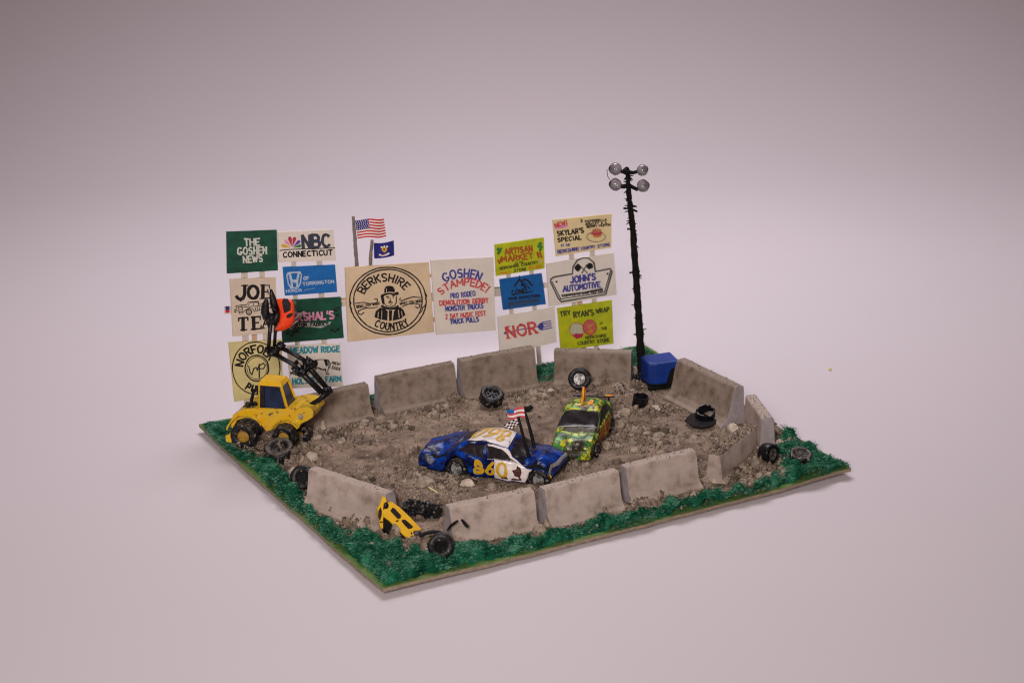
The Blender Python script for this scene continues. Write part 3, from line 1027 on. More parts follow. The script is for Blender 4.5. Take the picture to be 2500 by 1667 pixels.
class Ink:
    """flat strokes and fills drawn in 2D and laid on a surface through mapf(x, y, offset)"""

    def __init__(s, mapf, seed=1, base=.004):
        s.mapf, s.r, s.k, s.base, s.bold, s.sub = mapf, random.Random(seed), 0, base, 1.4, None
        s.d = {}

    def _mb(s, name, mt):
        return s.d.setdefault((name, mt), MB())

    def off(s):
        s.k += 1
        return s.base + .00012 * (s.k % 500)

    def stroke(s, pts, w, mt='ink', part='lettering', jit=.0, taper=False):
        pts = [Vector((p[0] + s.r.uniform(-jit, jit), p[1] + s.r.uniform(-jit, jit))) for p in pts]
        runs, cur = [], [pts[0]]
        for i in range(1, len(pts)):
            cur.append(pts[i])
            if i < len(pts) - 1:
                a, b = pts[i] - pts[i - 1], pts[i + 1] - pts[i]
                if a.length > 1e-6 and b.length > 1e-6 and a.angle(b) > R(50):
                    runs.append(cur); cur = [pts[i]]
        runs.append(cur)
        mb = s._mb(part, mt)
        w *= s.bold
        for c in runs:
            c = [p for i, p in enumerate(c) if i == 0 or (p - c[i - 1]).length > 1e-5]
            if len(c) < 2: continue
            o = s.off()
            e0 = (c[0] - c[1]).normalized() * w * .35
            e1 = (c[-1] - c[-2]).normalized() * w * .35
            c = [c[0] + e0] + c[1:-1] + [c[-1] + e1]
            if s.sub:
                c2 = [c[0]]
                for i in range(1, len(c)):
                    m__ = max(1, int((c[i] - c[i - 1]).length / s.sub))
                    c2 += [c[i - 1].lerp(c[i], j / m__) for j in range(1, m__ + 1)]
                c = c2
            vs = []
            n = len(c)
            for i, p in enumerate(c):
                t = (c[min(i + 1, n - 1)] - c[max(i - 1, 0)]).normalized()
                nn = Vector((-t.y, t.x))
                ww = w / 2 * (1.0 if s.sub else s.r.uniform(.82, 1.15))
                vs.append(s.mapf(*(p + nn * ww), o)); vs.append(s.mapf(*(p - nn * ww), o))
            mb.add(vs, [(2 * i, 2 * i + 1, 2 * i + 3, 2 * i + 2) for i in range(n - 1)])

    def fill(s, pts, mt='ink', part='lettering', jit=0):
        pts = [Vector((p[0] + s.r.uniform(-jit, jit), p[1] + s.r.uniform(-jit, jit), 0)) for p in pts]
        o = s.off()
        tr = tessellate_polygon([pts])
        s._mb(part, mt).add([s.mapf(p.x, p.y, o) for p in pts], [tuple(t) for t in tr])

    def dot(s, x, y, r, mt='ink', part='lettering', ry=None):
        s.fill([(x + r * math.cos(k * PI / 5), y + (ry or r) * math.sin(k * PI / 5)) for k in range(10)], mt, part)

    def text(s, txt, x0, y0, x1, y1, h, w, mt='ink', part='lettering', jit=.0, slant=0.0, flip=1):
        """baseline from (x0,y0) to (x1,y1); y grows downwards unless flip=-1"""
        tot = sum(gw(c) for c in txt) + .28 * (len(txt) - 1)
        b = Vector((x1 - x0, y1 - y0))
        L = b.length; b.normalize()
        u_ = Vector((b.y, -b.x)) * flip
        sx = L / tot
        w = min(w, .22 * h, .27 * sx)
        x = 0
        for c in txt:
            ro = s.r.uniform(-.03, .03)
            for st in GL.get(c, []):
                s.stroke([Vector((x0, y0)) + b * ((x + p[0] + slant * p[1] + ro * p[1]) * sx) + u_ * (p[1] * h) for p in st], w, mt, part, jit)
            x += gw(c) + .28

    def arctext(s, txt, cx, cy, rx, ry, a0, a1, h, w, mt='ink', part='lettering', jit=0.0, inner=False, sk=0.0):
        """angles in degrees, 90 = top, running clockwise from a0 to a1 (inner: letters stand on the bottom arc)"""
        tot = sum(gw(c) for c in txt) + .28 * (len(txt) - 1)
        x = 0
        for c in txt:
            for st in GL.get(c, []):
                q = []
                for p in st:
                    a = R(a0 + (a1 - a0) * (x + p[0]) / tot)
                    k = (p[1] * h) * (-1 if inner else 1)
                    X_ = cx + (rx + k) * math.cos(a)
                    q.append((X_, cy - (ry + k) * math.sin(a) + sk * (X_ - cx)))
                s.stroke(q, w, mt, part, jit)
            x += gw(c) + .28

    def build(s, parent, origin):
        for (nm, mt), mb in s.d.items():
            mk(nm, mb.V, mb.F, M[mt], parent, origin=origin)


# ------------------------------------------------------------------ signs on the back frame
SP0 = Vector((CW['L'].x, CW['L'].y - .35, 0))
SP1 = Vector((CW['B'].x, CW['B'].y - .35, 0))
SD = (SP1 - SP0).normalized()
SN = Vector((-SD.y, SD.x, 0))      # away from the camera
def SPL(x, y, d=0.0): return V(x, y, SP0, d, SN)


def crop(x0, y0, s): return lambda x, y: (x0 + x / s, y0 + y / s)


C1 = crop(530, 540, 3.409)
C2 = crop(830, 510, 4.612)
C3 = crop(1190, 500, 4.238)
C6 = crop(540, 540, 6.03)
CF_ = crop(830, 510, 9.22)
C4 = crop(1240, 520, 8.11)
C5 = crop(1160, 680, 6.357)


def sign(name, corners, mt, label, depth=0.0, seed=1, cat='sign'):
    """corners TL,TR,BR,BL in photo pixels; returns root, origin, ink factory"""
    org = (SPL(*corners[2], depth) + SPL(*corners[3], depth)) / 2
    root = empty(name, org, label, cat, 'hand painted sponsor signs on the back frame')
    mb = MB()
    # slightly uneven card: grid front/back
    n = 10
    f, g = [], []
    for j in range(n + 1):
        for i in range(n + 1):
            u, v = i / n, j / n
            x = (corners[0][0] * (1 - u) + corners[1][0] * u) * (1 - v) + (corners[3][0] * (1 - u) + corners[2][0] * u) * v
            y = (corners[0][1] * (1 - u) + corners[1][1] * u) * (1 - v) + (corners[3][1] * (1 - u) + corners[2][1] * u) * v
            if i in (0, n) or j in (0, n):
                x += .35 * noise.noise(Vector((x * .15, y * .15, seed))); y += .35 * noise.noise(Vector((x * .15, y * .15, seed + 9)))
            f.append(SPL(x, y, depth)); g.append(SPL(x, y, depth) + SN * .07)
    q = lambda i, j: j * (n + 1) + i
    fs = [(q(i, j), q(i, j + 1), q(i + 1, j + 1), q(i + 1, j)) for j in range(n) for i in range(n)]
    N0 = len(f)
    fs += [tuple(N0 + k for k in reversed(t)) for t in fs]
    rg = [q(i, 0) for i in range(n)] + [q(n, j) for j in range(n)] + [q(i, n) for i in range(n, 0, -1)] + [q(0, j) for j in range(n, 0, -1)]
    fs += [(rg[k], rg[(k + 1) % len(rg)], N0 + rg[(k + 1) % len(rg)], N0 + rg[k]) for k in range(len(rg))]
    mk('board', f + g, fs, mt, root, origin=org)

    def inkf(cr):
        return Ink(lambda x, y, o: SPL(*cr(x, y), depth) - SN * o, seed)
    return root, org, inkf


# 1 the green news sign
r_, o_, f_ = sign('billboard', [(553.5, 566.4), (675.8, 562), (678.7, 660.3), (554.6, 668.2)], M['sgreen'], 'dark green sign with three rows of white lettering, above the kraft pickup sign', seed=1)
k = f_(C6)
k.text('THE', 345, 358, 565, 352, 95, 17, 'ink_white', jit=3)
k.text('GOSHEN', 245, 492, 668, 478, 100, 17, 'ink_white', jit=3)
k.text('NEWS', 330, 612, 608, 592, 92, 16, 'ink_white', jit=3)
k.build(r_, o_)
# 2
r_, o_, f_ = sign('billboard', [(678.7, 567), (813.7, 560.5), (820.4, 636.2), (681, 640.6)], M['paper'], 'cream sign with a fan of six coloured feathers beside bold dark letters', seed=2)
k = f_(C6)
k.text('NBC', 1205, 395, 1600, 375, 180, 34, 'ink_navy', jit=3)
k.text('CONNECTICUT', 915, 532, 1632, 495, 72, 15, 'ink', jit=2)
k.stroke([(865, 430), (1000, 418), (1200, 408), (1400, 402), (1672, 392)], 9, 'ink', 'lettering', jit=2)


def petal(cx, cy, ang, L, wd, mt):
    d = Vector((math.cos(R(ang)), -math.sin(R(ang)))); n = Vector((-d.y, d.x))
    pts = [Vector((cx, cy)) + d * L * t + n * wd * s for t, s in ((.10, 0), (.5, -.5), (.78, -.85), (.95, -.6), (1, 0), (.95, .6), (.78, .85), (.5, .5))]
    k.fill(pts, mt, 'emblem')


for a, L, wd, mt in ((167, 165, 32, 'ink_gold'), (133, 160, 30, 'ink_pink'), (103, 170, 34, 'ink_crimson'), (75, 165, 32, 'ink_crimson'), (42, 160, 30, 'ink_purple'), (14, 140, 27, 'ink_green')):
    petal(1042, 392, a, L, wd, mt)
k.build(r_, o_)
# 3
r_, o_, f_ = sign('billboard', [(691, 652.6), (818.3, 647), (823.3, 713), (696.6, 721.9)], M['sblue'], 'blue sign with a framed white letter H and small white lettering', seed=3)
k = f_(C6)
k.stroke([(985, 760), (1160, 748), (1180, 790), (1165, 920), (1130, 975), (1030, 985), (990, 930), (965, 800), (985, 760)], 14, 'ink_sky', 'emblem', jit=2)
k.stroke([(1008, 775), (1035, 885), (1042, 965)], 26, 'ink_sky', 'emblem')
k.stroke([(1140, 765), (1118, 880), (1120, 960)], 24, 'ink_sky', 'emblem')
k.stroke([(1035, 885), (1118, 880)], 30, 'ink_sky', 'emblem')
k.text('OF', 1215, 865, 1290, 860, 45, 10, 'ink_sky', jit=2)
k.text('TORRINGTON', 1205, 945, 1660, 905, 42, 10, 'ink_sky', jit=3)
k.text('HONDA', 958, 1050, 1185, 1030, 42, 8, 'ink_sky', jit=3)
k.stroke([(1225, 1020), (1270, 1005), (1300, 1000), (1350, 990), (1375, 992)], 4, 'ink_sky', jit=4)
k.build(r_, o_)
# 4
r_, o_, f_ = sign('billboard', [(561.4, 681.7), (673, 676.7), (678, 811), (569, 821.6)], M['paper_kraft'], 'kraft card sign with thick black letters above and below a pickup drawing', seed=4)
k = f_(C6)
k.bold = 1.45
# serif letters, thick
for st, w in (([(300, 950), (340, 950), (395, 945)], 12), ([(348, 950), (345, 1080), (325, 1130), (280, 1155), (240, 1130), (228, 1110)], 34)):
    k.stroke(st, w, 'ink', jit=1)
k.dot(240, 1118, 20, 'ink')
k.stroke(arc(470, 1045, 72, 92, 0, 360, 20), 36, 'ink')
k.stroke([(615, 945), (612, 1130)], 36, 'ink'); k.stroke([(580, 940), (710, 945)], 13, 'ink'); k.stroke([(705, 940), (712, 990)], 12, 'ink')
k.stroke([(630, 1040), (690, 1035)], 14, 'ink'); k.stroke([(685, 1010), (690, 1065)], 12, 'ink'); k.stroke([(570, 1140), (715, 1128)], 14, 'ink'); k.stroke([(712, 1135), (730, 1085)], 12, 'ink')
k2 = f_(C6)
for st in ([(215, 1250), (300, 1235), (375, 1230), (400, 1190), (545, 1180), (550, 1225), (640, 1215), (760, 1205)], [(215, 1250), (225, 1300), (260, 1330), (330, 1335), (365, 1300), (420, 1275), (460, 1290), (490, 1330), (600, 1300), (760, 1270)],
           [(395, 1235), (430, 1195), (470, 1195), (475, 1235)], [(490, 1195), (545, 1195), (545, 1230)], [(340, 1260), (440, 1255), (620, 1240)], [(225, 1270), (330, 1262)], [(300, 1240), (320, 1330)],
           [(260, 1330), (270, 1360), (320, 1355)], [(500, 1265), (505, 1310)], [(530, 1262), (535, 1305)], [(560, 1260), (565, 1300)], [(590, 1255), (595, 1295)], [(185, 1310), (210, 1300), (215, 1335), (190, 1335)]):
    k2.stroke(st, 8, 'ink', 'drawing', jit=2)
k2.stroke(arc(408, 1335, 38, 40, 0, 360, 14), 12, 'ink', 'drawing'); k2.stroke(arc(408, 1335, 16, 18, 0, 360, 8), 6, 'ink', 'drawing')
k2.stroke(arc(280, 1285, 28, 26, 0, 360, 10), 7, 'ink', 'drawing')
CJ = crop(540, 680, 3.563)
k3 = f_(CJ)
k3.bold = 1.6
k3.stroke([(190, 345), (190, 445)], 22, 'ink'); k3.stroke([(150, 345), (232, 338)], 9, 'ink'); k3.stroke([(152, 342), (152, 368)], 8, 'ink'); k3.stroke([(230, 338), (232, 362)], 8, 'ink'); k3.stroke([(170, 448), (222, 444)], 8, 'ink')
k3.stroke([(280, 338), (284, 438)], 21, 'ink'); k3.stroke([(262, 336), (338, 330)], 9, 'ink'); k3.stroke([(338, 330), (340, 356)], 8, 'ink'); k3.stroke([(290, 385), (325, 382)], 9, 'ink'); k3.stroke([(262, 442), (345, 434)], 9, 'ink'); k3.stroke([(345, 434), (348, 408)], 8, 'ink')
k3.stroke([(392, 335), (360, 430)], 9, 'ink'); k3.stroke([(392, 335), (425, 425)], 20, 'ink'); k3.stroke([(372, 395), (415, 392)], 8, 'ink'); k3.stroke([(350, 434), (378, 431)], 7, 'ink')
for kk_ in (k, k2, k3): kk_.build(r_, o_)
# 5
r_, o_, f_ = sign('billboard', [(686, 734), (832, 725.4), (839.5, 825.1), (689.9, 837.2)], M['sgreen'], 'dark green sign with pink lettering above a grey ribbon, behind the orange car', seed=5)
k = f_(C1)
k.text("MARSHAL'S", 560, 838, 972, 808, 60, 11, 'ink_pink', jit=2.5)
k.fill([(612, 880), (640, 858), (700, 845), (780, 842), (860, 850), (950, 835), (930, 865), (860, 888), (780, 880), (700, 878), (640, 890), (605, 905)], 'banner', 'ribbon')
k.base = .008
k.text('CUSTOM', 620, 890, 745, 872, 26, 6, 'ink', jit=1.2)
k.text('FABRICS', 778, 872, 925, 868, 26, 6, 'ink', jit=1.2)
for x, y in ((585, 935), (640, 925), (665, 915), (955, 905), (980, 915), (1005, 900), (1000, 780), (1010, 720), (985, 740), (620, 950)):
    k.dot(x, y, 14, 'ink', 'drawing', 9)
k.build(r_, o_)
# 6
r_, o_, f_ = sign('billboard', [(558, 836), (687, 829), (692, 956), (573, 981)], M['paper_yel'], 'khaki sign with a round black ringed emblem behind the loader cab', seed=6)
k = f_(C1)
k.stroke(arc(325, 1222, 198, 218, 0, 360, 44), 7, 'ink', 'emblem', jit=1.5)
k.stroke(arc(330, 1222, 98, 108, 0, 360, 30), 9, 'ink', 'emblem', jit=1.5)
k.stroke(arc(332, 1222, 84, 92, 0, 360, 30), 4, 'ink', 'emblem', jit=1)
k.arctext('NORFOLK', 330, 1222, 118, 128, 172, 30, 62, 11, 'ink', jit=1.5)
k.arctext('PUB', 335, 1222, 180, 205, 236, 282, 55, 12, 'ink', jit=1.5, inner=True)
k.stroke([(262, 1205), (275, 1260), (290, 1275), (305, 1225), (325, 1215), (335, 1240), (350, 1190), (350, 1300)], 8, 'ink', 'emblem', jit=1)
k.stroke([(350, 1200), (385, 1180), (400, 1200), (385, 1225), (355, 1228)], 7, 'ink', 'emblem', jit=1)
k.build(r_, o_)
# 7
r_, o_, f_ = sign('billboard', [(701, 843.6), (830.7, 837.7), (838, 942.8), (709, 947.8)], M['paper'], 'cream sign with a black and white cow between rows of teal words', seed=7)
k = f_(C1)
k.text('MEADOW', 615, 1103, 838, 1090, 48, 10, 'ink_teal', jit=1.5)
k.text('RIDGE', 868, 1090, 1018, 1084, 44, 10, 'ink_teal', jit=1.5)
k.text('HOLSTEIN', 632, 1355, 868, 1340, 44, 9, 'ink_teal', jit=1.5)
k.text('FARM', 905, 1335, 1030, 1330, 42, 9, 'ink_teal', jit=1.5)
k.text('FRESH', 955, 1190, 1020, 1198, 22, 6, 'ink', jit=1)
k.text('EGGS', 955, 1225, 1020, 1240, 22, 6, 'ink', jit=1)
k.text('MILK', 612, 1275, 680, 1268, 24, 6, 'ink', jit=1)
cow = [(640, 1175), (665, 1150), (720, 1150), (790, 1160), (860, 1150), (915, 1150), (930, 1190), (925, 1215), (918, 1255), (925, 1272), (908, 1270), (900, 1225), (880, 1235), (840, 1215), (780, 1225), (760, 1270), (745, 1272), (740, 1220), (700, 1215), (690, 1180), (650, 1195)]
k.stroke(cow + cow[:1], 5, 'ink', 'drawing', jit=1)
k.fill([(790, 1162), (830, 1152), (840, 1185), (820, 1222), (795, 1218), (775, 1190)], 'ink', 'drawing')
k.fill([(885, 1152), (912, 1153), (922, 1195), (905, 1210), (895, 1180)], 'ink', 'drawing')
k.fill([(700, 1155), (735, 1155), (745, 1190), (715, 1200)], 'ink', 'drawing')
k.fill([(640, 1175), (665, 1152), (680, 1175), (655, 1192)], 'ink', 'drawing')
k.stroke([(925, 1155), (940, 1185), (936, 1220)], 6, 'ink', 'drawing')
k.stroke([(800, 1245), (835, 1215), (860, 1230), (905, 1235)], 6, 'ink', 'drawing')
k.build(r_, o_)
# 8 big tan
r_, o_, f_ = sign('billboard', [(842.6, 653), (1047, 640.5), (1060.3, 811), (850, 835.2)], M['paper_tan'], 'large tan sign with a ringed drawing of a man in a bowler hat', seed=8)
k = f_(C2)
k.stroke(arc(540, 1032, 385, 350, -20, 182, 40), 11, 'ink', 'border', jit=2)
k.stroke(arc(540, 1035, 430, 378, -12, 178, 44), 11, 'ink', 'border', jit=2)
# open lower half (arc uses y down: positive angles run below)
k.stroke(arc(540, 1030, 385, 350, 182, 340, 30), 11, 'ink', 'border', jit=2)
k.stroke(arc(540, 1032, 430, 375, 178, 348, 34), 11, 'ink', 'border', jit=2)
k.stroke([(110, 1030), (122, 1060), (108, 1090), (130, 1120), (128, 1160), (150, 1180), (160, 1220)], 9, 'ink', 'border', jit=2)
k.stroke([(950, 930), (975, 980), (960, 1010), (975, 1050), (955, 1090), (930, 1110), (920, 1150), (890, 1180)], 9, 'ink', 'border', jit=2)
k.arctext('BERKSHIRE', 512, 1050, 262, 236, 156, 36, 84, 13, 'ink', jit=2)
k.arctext('COUNTRY', 572, 1030, 352, 332, 238, 306, 74, 12, 'ink', jit=2, inner=True)
for st in ([(170, 1065), (260, 1050), (330, 1065), (400, 1060), (425, 1040), (415, 1015), (385, 1015)], [(190, 1115), (260, 1100), (330, 1120), (420, 1105)], [(270, 1165), (240, 1190), (210, 1180), (205, 1150), (240, 1130), (300, 1115)],
           [(680, 1000), (670, 1020), (690, 1035), (740, 1015), (820, 990), (920, 1000)], [(700, 1100), (760, 1075), (830, 1065), (900, 1075), (895, 1105), (870, 1115), (850, 1100)]):
    k.stroke(st, 8, 'ink', 'border', jit=1.5)
k.text('WHAT YOU WANT', 185, 1108, 448, 1078, 26, 7, 'ink', jit=1.5)
k.text('WHAT YOU NEED', 675, 1078, 925, 1045, 26, 7, 'ink', jit=1.5)
H_ = 'drawing'
k.fill([(495, 945), (497, 900), (515, 872), (555, 862), (595, 872), (615, 905), (612, 940), (560, 930)], 'ink', H_)
k.fill([(455, 985), (460, 965), (500, 950), (560, 940), (600, 950), (640, 930), (662, 945), (655, 965), (600, 972), (555, 958), (500, 975), (480, 1000), (485, 1040), (465, 1030)], 'ink', H_)
k.stroke([(520, 900), (522, 935)], 5, 'paper_tan', H_)
k.fill([(460, 1000), (490, 985), (495, 1040), (490, 1080), (470, 1060)], 'ink', H_)
k.stroke([(490, 1010), (495, 1060), (520, 1090), (570, 1100), (615, 1085), (632, 1050), (632, 980)], 8, 'ink', H_)
k.stroke([(520, 990), (550, 982)], 8, 'ink', H_); k.stroke([(585, 978), (610, 972)], 8, 'ink', H_)
k.dot(540, 1003, 8, 'ink', H_); k.dot(598, 995, 8, 'ink', H_)
k.stroke([(562, 1000), (568, 1030), (555, 1035)], 6, 'ink', H_)
k.fill([(540, 1045), (570, 1038), (592, 1048), (590, 1060), (568, 1052), (545, 1062)], 'ink', H_)
k.stroke([(560, 1072), (582, 1070)], 6, 'ink', H_)
k.fill([(455, 1100), (470, 1075), (500, 1095), (560, 1110), (620, 1100), (650, 1080), (665, 1105), (620, 1130), (560, 1135), (500, 1125)], 'ink', H_)
k.fill([(385, 1215), (400, 1150), (450, 1110), (500, 1120), (535, 1150), (530, 1255), (440, 1240)], 'ink', H_)
k.fill([(735, 1190), (715, 1140), (680, 1105), (640, 1110), (605, 1150), (590, 1258), (680, 1235)], 'ink', H_)
k.fill([(548, 1140), (585, 1140), (580, 1255), (550, 1262)], 'ink', H_)
k.stroke([(430, 1160), (425, 1225)], 5, 'paper_tan', H_); k.stroke([(470, 1140), (465, 1235)], 4, 'paper_tan', H_)
k.stroke([(655, 1135), (665, 1220)], 5, 'paper_tan', H_); k.stroke([(690, 1150), (700, 1210)], 4, 'paper_tan', H_)
k.build(r_, o_)
# 9
r_, o_, f_ = sign('billboard', [(1051.6, 635.3), (1204.7, 627.7), (1210.5, 806.4), (1065.7, 817.5)], M['paper'], 'tall cream sign with seven rows of blue and red lettering', seed=9)
k = f_(C2)
k.arctext('GOSHEN', 1375, 1193, 423, 423, 117, 63, 92, 15, 'ink_blue', jit=3, sk=-.04)
k.arctext('STAMPEDE!', 1390, 1238, 376, 378, 131, 48, 76, 13, 'ink_red', jit=3, sk=-.06)
for tx, x0, y0, x1, y1, h, mt in (('PRO RODEO', 1250, 1008, 1522, 975, 52, 'ink_blue'), ('DEMOLITION DERBY', 1125, 1085, 1665, 1050, 48, 'ink_red'), ('MONSTER TRUCKS', 1188, 1150, 1610, 1115, 50, 'ink_blue'),
                                  ('2 DAY MUSIC FEST', 1188, 1235, 1635, 1195, 48, 'ink_red'), ('TRUCK PULLS', 1238, 1292, 1558, 1262, 48, 'ink_blue')):
    k.text(tx, x0, y0, x1, y1, h, 11, mt, jit=3.5)
k.build(r_, o_)
# 10
r_, o_, f_ = sign('billboard', [(1208.4, 597.5), (1328, 580.2), (1329.7, 655.7), (1211.7, 674)], M['lime'], 'lime green sign with rust red lettering and green leaves at both sides', seed=10)
k = f_(C3)
k.text('ARTISAN', 185, 515, 465, 478, 55, 12, 'ink_brown', jit=3)
k.text('MARKET', 150, 590, 470, 552, 52, 13, 'ink_brown', jit=3)
k.stroke([(110, 575), (125, 605), (145, 545)], 14, 'ink_brown', 'drawing')
k.stroke([(515, 495), (530, 540)], 16, 'ink_brown', 'drawing'); k.stroke([(540, 490), (560, 545)], 14, 'ink_brown', 'drawing')
for x, y, r in ((110, 460, 18), (125, 480, 20), (112, 500, 16), (140, 455, 13), (545, 405, 20), (530, 430, 18), (555, 440, 18), (545, 465, 16)):
    k.dot(x, y, r, 'ink_green', 'drawing')
k.dot(550, 580, 13, 'ink_pink', 'drawing')
k.text('AT THE', 285, 612, 370, 600, 18, 5, 'ink_olive', jit=1)
k.text('BERKSHIRE COUNTRY', 130, 672, 520, 605, 26, 6, 'ink_olive', jit=2)
k.text('STORE', 275, 692, 400, 678, 26, 7, 'ink_olive', jit=2)
k.text('MAY', 125, 720, 240, 705, 24, 8, 'ink_orange', jit=2)
k.text('ALL DAY', 425, 660, 565, 645, 24, 8, 'ink_orange', jit=2)
k.build(r_, o_)
# 11
r_, o_, f_ = sign('billboard', [(1220.2, 682.4), (1322.8, 667.5), (1333, 742.6), (1229, 756.7)], M['sblue2'], 'blue sign with a black house roof drawing and small black lettering', seed=11)
k = f_(C3)
k.stroke([(280, 835), (330, 770), (395, 860)], 12, 'ink', 'drawing', jit=2)
k.stroke([(330, 735), (332, 775)], 6, 'ink', 'drawing')
k.stroke([(350, 790), (385, 770), (420, 785), (460, 835)], 13, 'ink', 'drawing', jit=2)
k.stroke([(375, 800), (440, 870)], 7, 'ink', 'drawing'); k.dot(357, 832, 13, 'ink', 'drawing')
k.stroke([(290, 830), (300, 870)], 5, 'ink', 'drawing')
k.text('GONEL', 258, 938, 430, 905, 48, 8, 'ink', jit=2); k.stroke([(425, 905), (468, 895)], 8, 'ink')
k.text('HOME INSPECTIONS', 220, 985, 540, 950, 24, 6, 'ink', jit=2)
k.fill([(212, 1008), (530, 965), (535, 990), (545, 1000), (400, 1035), (215, 1058)], 'ink_navy', 'drawing')
for y_ in (1015, 1035): k.stroke([(235, y_ + 12), (380, y_ - 6), (520, y_ - 28)], 4, 'sblue2', 'drawing', jit=3)
k.build(r_, o_)
# 12
r_, o_, f_ = sign('billboard', [(1215.5, 773), (1354, 749.4), (1359.4, 835), (1221.5, 868)], M['paper'], 'cream sign with three red letters run through by a blue fork', seed=12)
k = f_(C5)
k.stroke([(450, 850), (560, 825), (680, 795), (830, 768), (960, 745)], 13, 'ink_blue', 'drawing', jit=2)
k.dot(470, 845, 26, 'ink_blue', 'drawing', 20)
k.base = .01
k.text('NOR', 510, 925, 965, 842, 170, 27, 'ink_red', jit=4)
for a, b in (((480, 750), (530, 742)), ((485, 930), (545, 922)), ((830, 858), (880, 850)), ((930, 842), (985, 835))):
    k.stroke([a, b], 14, 'ink_red')
k.fill([(960, 745), (1000, 690), (1050, 675), (1060, 735), (1050, 800), (1005, 800)], 'ink_blue', 'drawing')
for a, b in (((1040, 682), (1170, 655)), ((1050, 712), (1175, 690)), ((1050, 752), (1180, 725)), ((1040, 792), (1190, 758))):
    k.stroke([a, b], 12, 'ink_blue', 'drawing', jit=2)
k.build(r_, o_)
# 13
r_, o_, f_ = sign('billboard', [(1350, 537.3), (1493.2, 522.4), (1492.7, 605), (1358.5, 626.2)], M['paper_sky'], 'cream yellow sign with a burger on a plate, above the badge sign', seed=13)
k = f_(C4)
k.fill([(935, 260), (1170, 205), (1195, 270), (955, 340)], 'ink_pink', 'drawing', jit=2)
k.base = .01
k.text('NEW!', 940, 290, 1175, 215, 75, 18, 'ink_red', jit=3)
k.base = .004
k.text("SKYLAR'S", 985, 455, 1498, 385, 88, 20, 'ink', jit=4)
k.text('SPECIAL', 990, 578, 1455, 520, 78, 20, 'ink', jit=4)
k.text('AT THE', 1050, 665, 1225, 650, 42, 12, 'ink_blue', jit=4)
k.text('BERKSHIRE', 990, 800, 1400, 740, 62, 16, 'ink_blue', jit=4)
k.text('COUNTRY', 1445, 730, 1720, 690, 52, 14, 'ink_blue', jit=4)
k.text('STORE', 1775, 685, 2015, 645, 52, 14, 'ink_blue', jit=4)
k.text('3', 1432, 180, 1475, 178, 55, 14, 'ink', jit=2)
k.text('PEPPERELLA', 1530, 190, 1950, 150, 42, 13, 'ink', jit=4)
k.text('BISCUIT & A', 1540, 240, 1950, 205, 40, 12, 'ink', jit=4)
k.text('BERRY MUFFIN', 1560, 292, 2020, 248, 40, 12, 'ink', jit=4)
k.stroke(arc(1735, 470, 185, 95, 0, 360, 24), 9, 'ink_grey', 'drawing', jit=3)
k.fill([(1650, 370), (1680, 325), (1760, 300), (1830, 320), (1850, 370), (1840, 460), (1760, 480), (1680, 460)], 'ink_bun', 'drawing', jit=3)
k.stroke([(1655, 400), (1750, 415), (1850, 390)], 26, 'ink_crimson', 'drawing', jit=3)
k.stroke([(1690, 462), (1760, 470), (1830, 450)], 16, 'ink_orange', 'drawing', jit=3)
k.build(r_, o_)
# 14
r_, o_, f_ = sign('billboard', [(1334.6, 642.8), (1499, 616.8), (1505.7, 719.4), (1341, 749)], M['paper'], 'pale card sign with a black outlined badge and crossed flags', seed=14)
k = f_(C3)
k.stroke([(655, 770), (690, 745), (880, 715), (885, 640), (930, 575), (990, 548), (1050, 555), (1100, 600), (1118, 690), (1270, 662), (1290, 690), (1225, 925), (765, 1003), (735, 970), (650, 800), (655, 770)], 12, 'ink_grey', 'border', jit=2)
k.stroke([(668, 795), (760, 975), (1210, 905), (1275, 680)], 9, 'ink_grey', 'border', jit=2)
k.text("JOHN'S", 862, 810, 1118, 772, 62, 14, 'ink_blue', jit=3, slant=.1)
k.text('AUTOMOTIVE', 785, 900, 1165, 850, 56, 13, 'ink_blue', jit=3, slant=.12)
k.stroke([(770, 938), (1000, 905), (1185, 870)], 15, 'ink_grey', 'border', jit=3)
k.text('COMPLETE CAR REPAIR', 775, 955, 1195, 898, 22, 7, 'ink', jit=2)
k.fill([(895, 640), (935, 605), (975, 640), (960, 670), (935, 695), (905, 670)], 'ink', 'drawing', jit=3)
k.fill([(1015, 625), (1050, 595), (1085, 610), (1090, 650), (1050, 665), (1025, 650)], 'ink', 'drawing', jit=3)
k.stroke([(965, 640), (1030, 705)], 8, 'ink_grey', 'drawing'); k.stroke([(1020, 630), (975, 705)], 8, 'ink_grey', 'drawing')
k.dot(712, 795, 11, 'ink', 'drawing'); k.dot(1240, 712, 11, 'ink', 'drawing')
k.build(r_, o_)
# 15
r_, o_, f_ = sign('billboard', [(1361.5, 753), (1494, 732.9), (1498, 838.6), (1369.8, 855.8)], M['lime'], 'lime green sign with two round wraps, just above a back barrier', seed=15)
k = f_(C5)
k.text('TRY', 1330, 590, 1480, 560, 70, 15, 'ink_olive', jit=3)
k.text("RYAN'S", 1535, 605, 1840, 565, 82, 16, 'ink_olive', jit=3)
k.text('WRAP', 1880, 535, 2085, 505, 62, 15, 'ink_olive', jit=3)
k.dot(1575, 790, 108, 'ink_cream', 'drawing', 105)
k.stroke(arc(1575, 790, 110, 105, 0, 360, 24), 10, 'ink_bun', 'drawing', jit=3)
k.fill([(1500, 880), (1560, 850), (1680, 855), (1660, 910), (1570, 935)], 'ink_crimson', 'drawing')
k.base = .012
k.dot(1775, 755, 100, 'ink_bun', 'drawing', 112)
k.base = .02
k.stroke(arc(1775, 755, 104, 114, 0, 360, 24), 12, 'ink_crimson', 'drawing', jit=3)
k.stroke(arc(1770, 740, 60, 60, 0, 300, 14), 22, 'ink_red', 'drawing', jit=5)
k.dot(1790, 820, 35, 'ink_orange', 'drawing')
k.base = .004
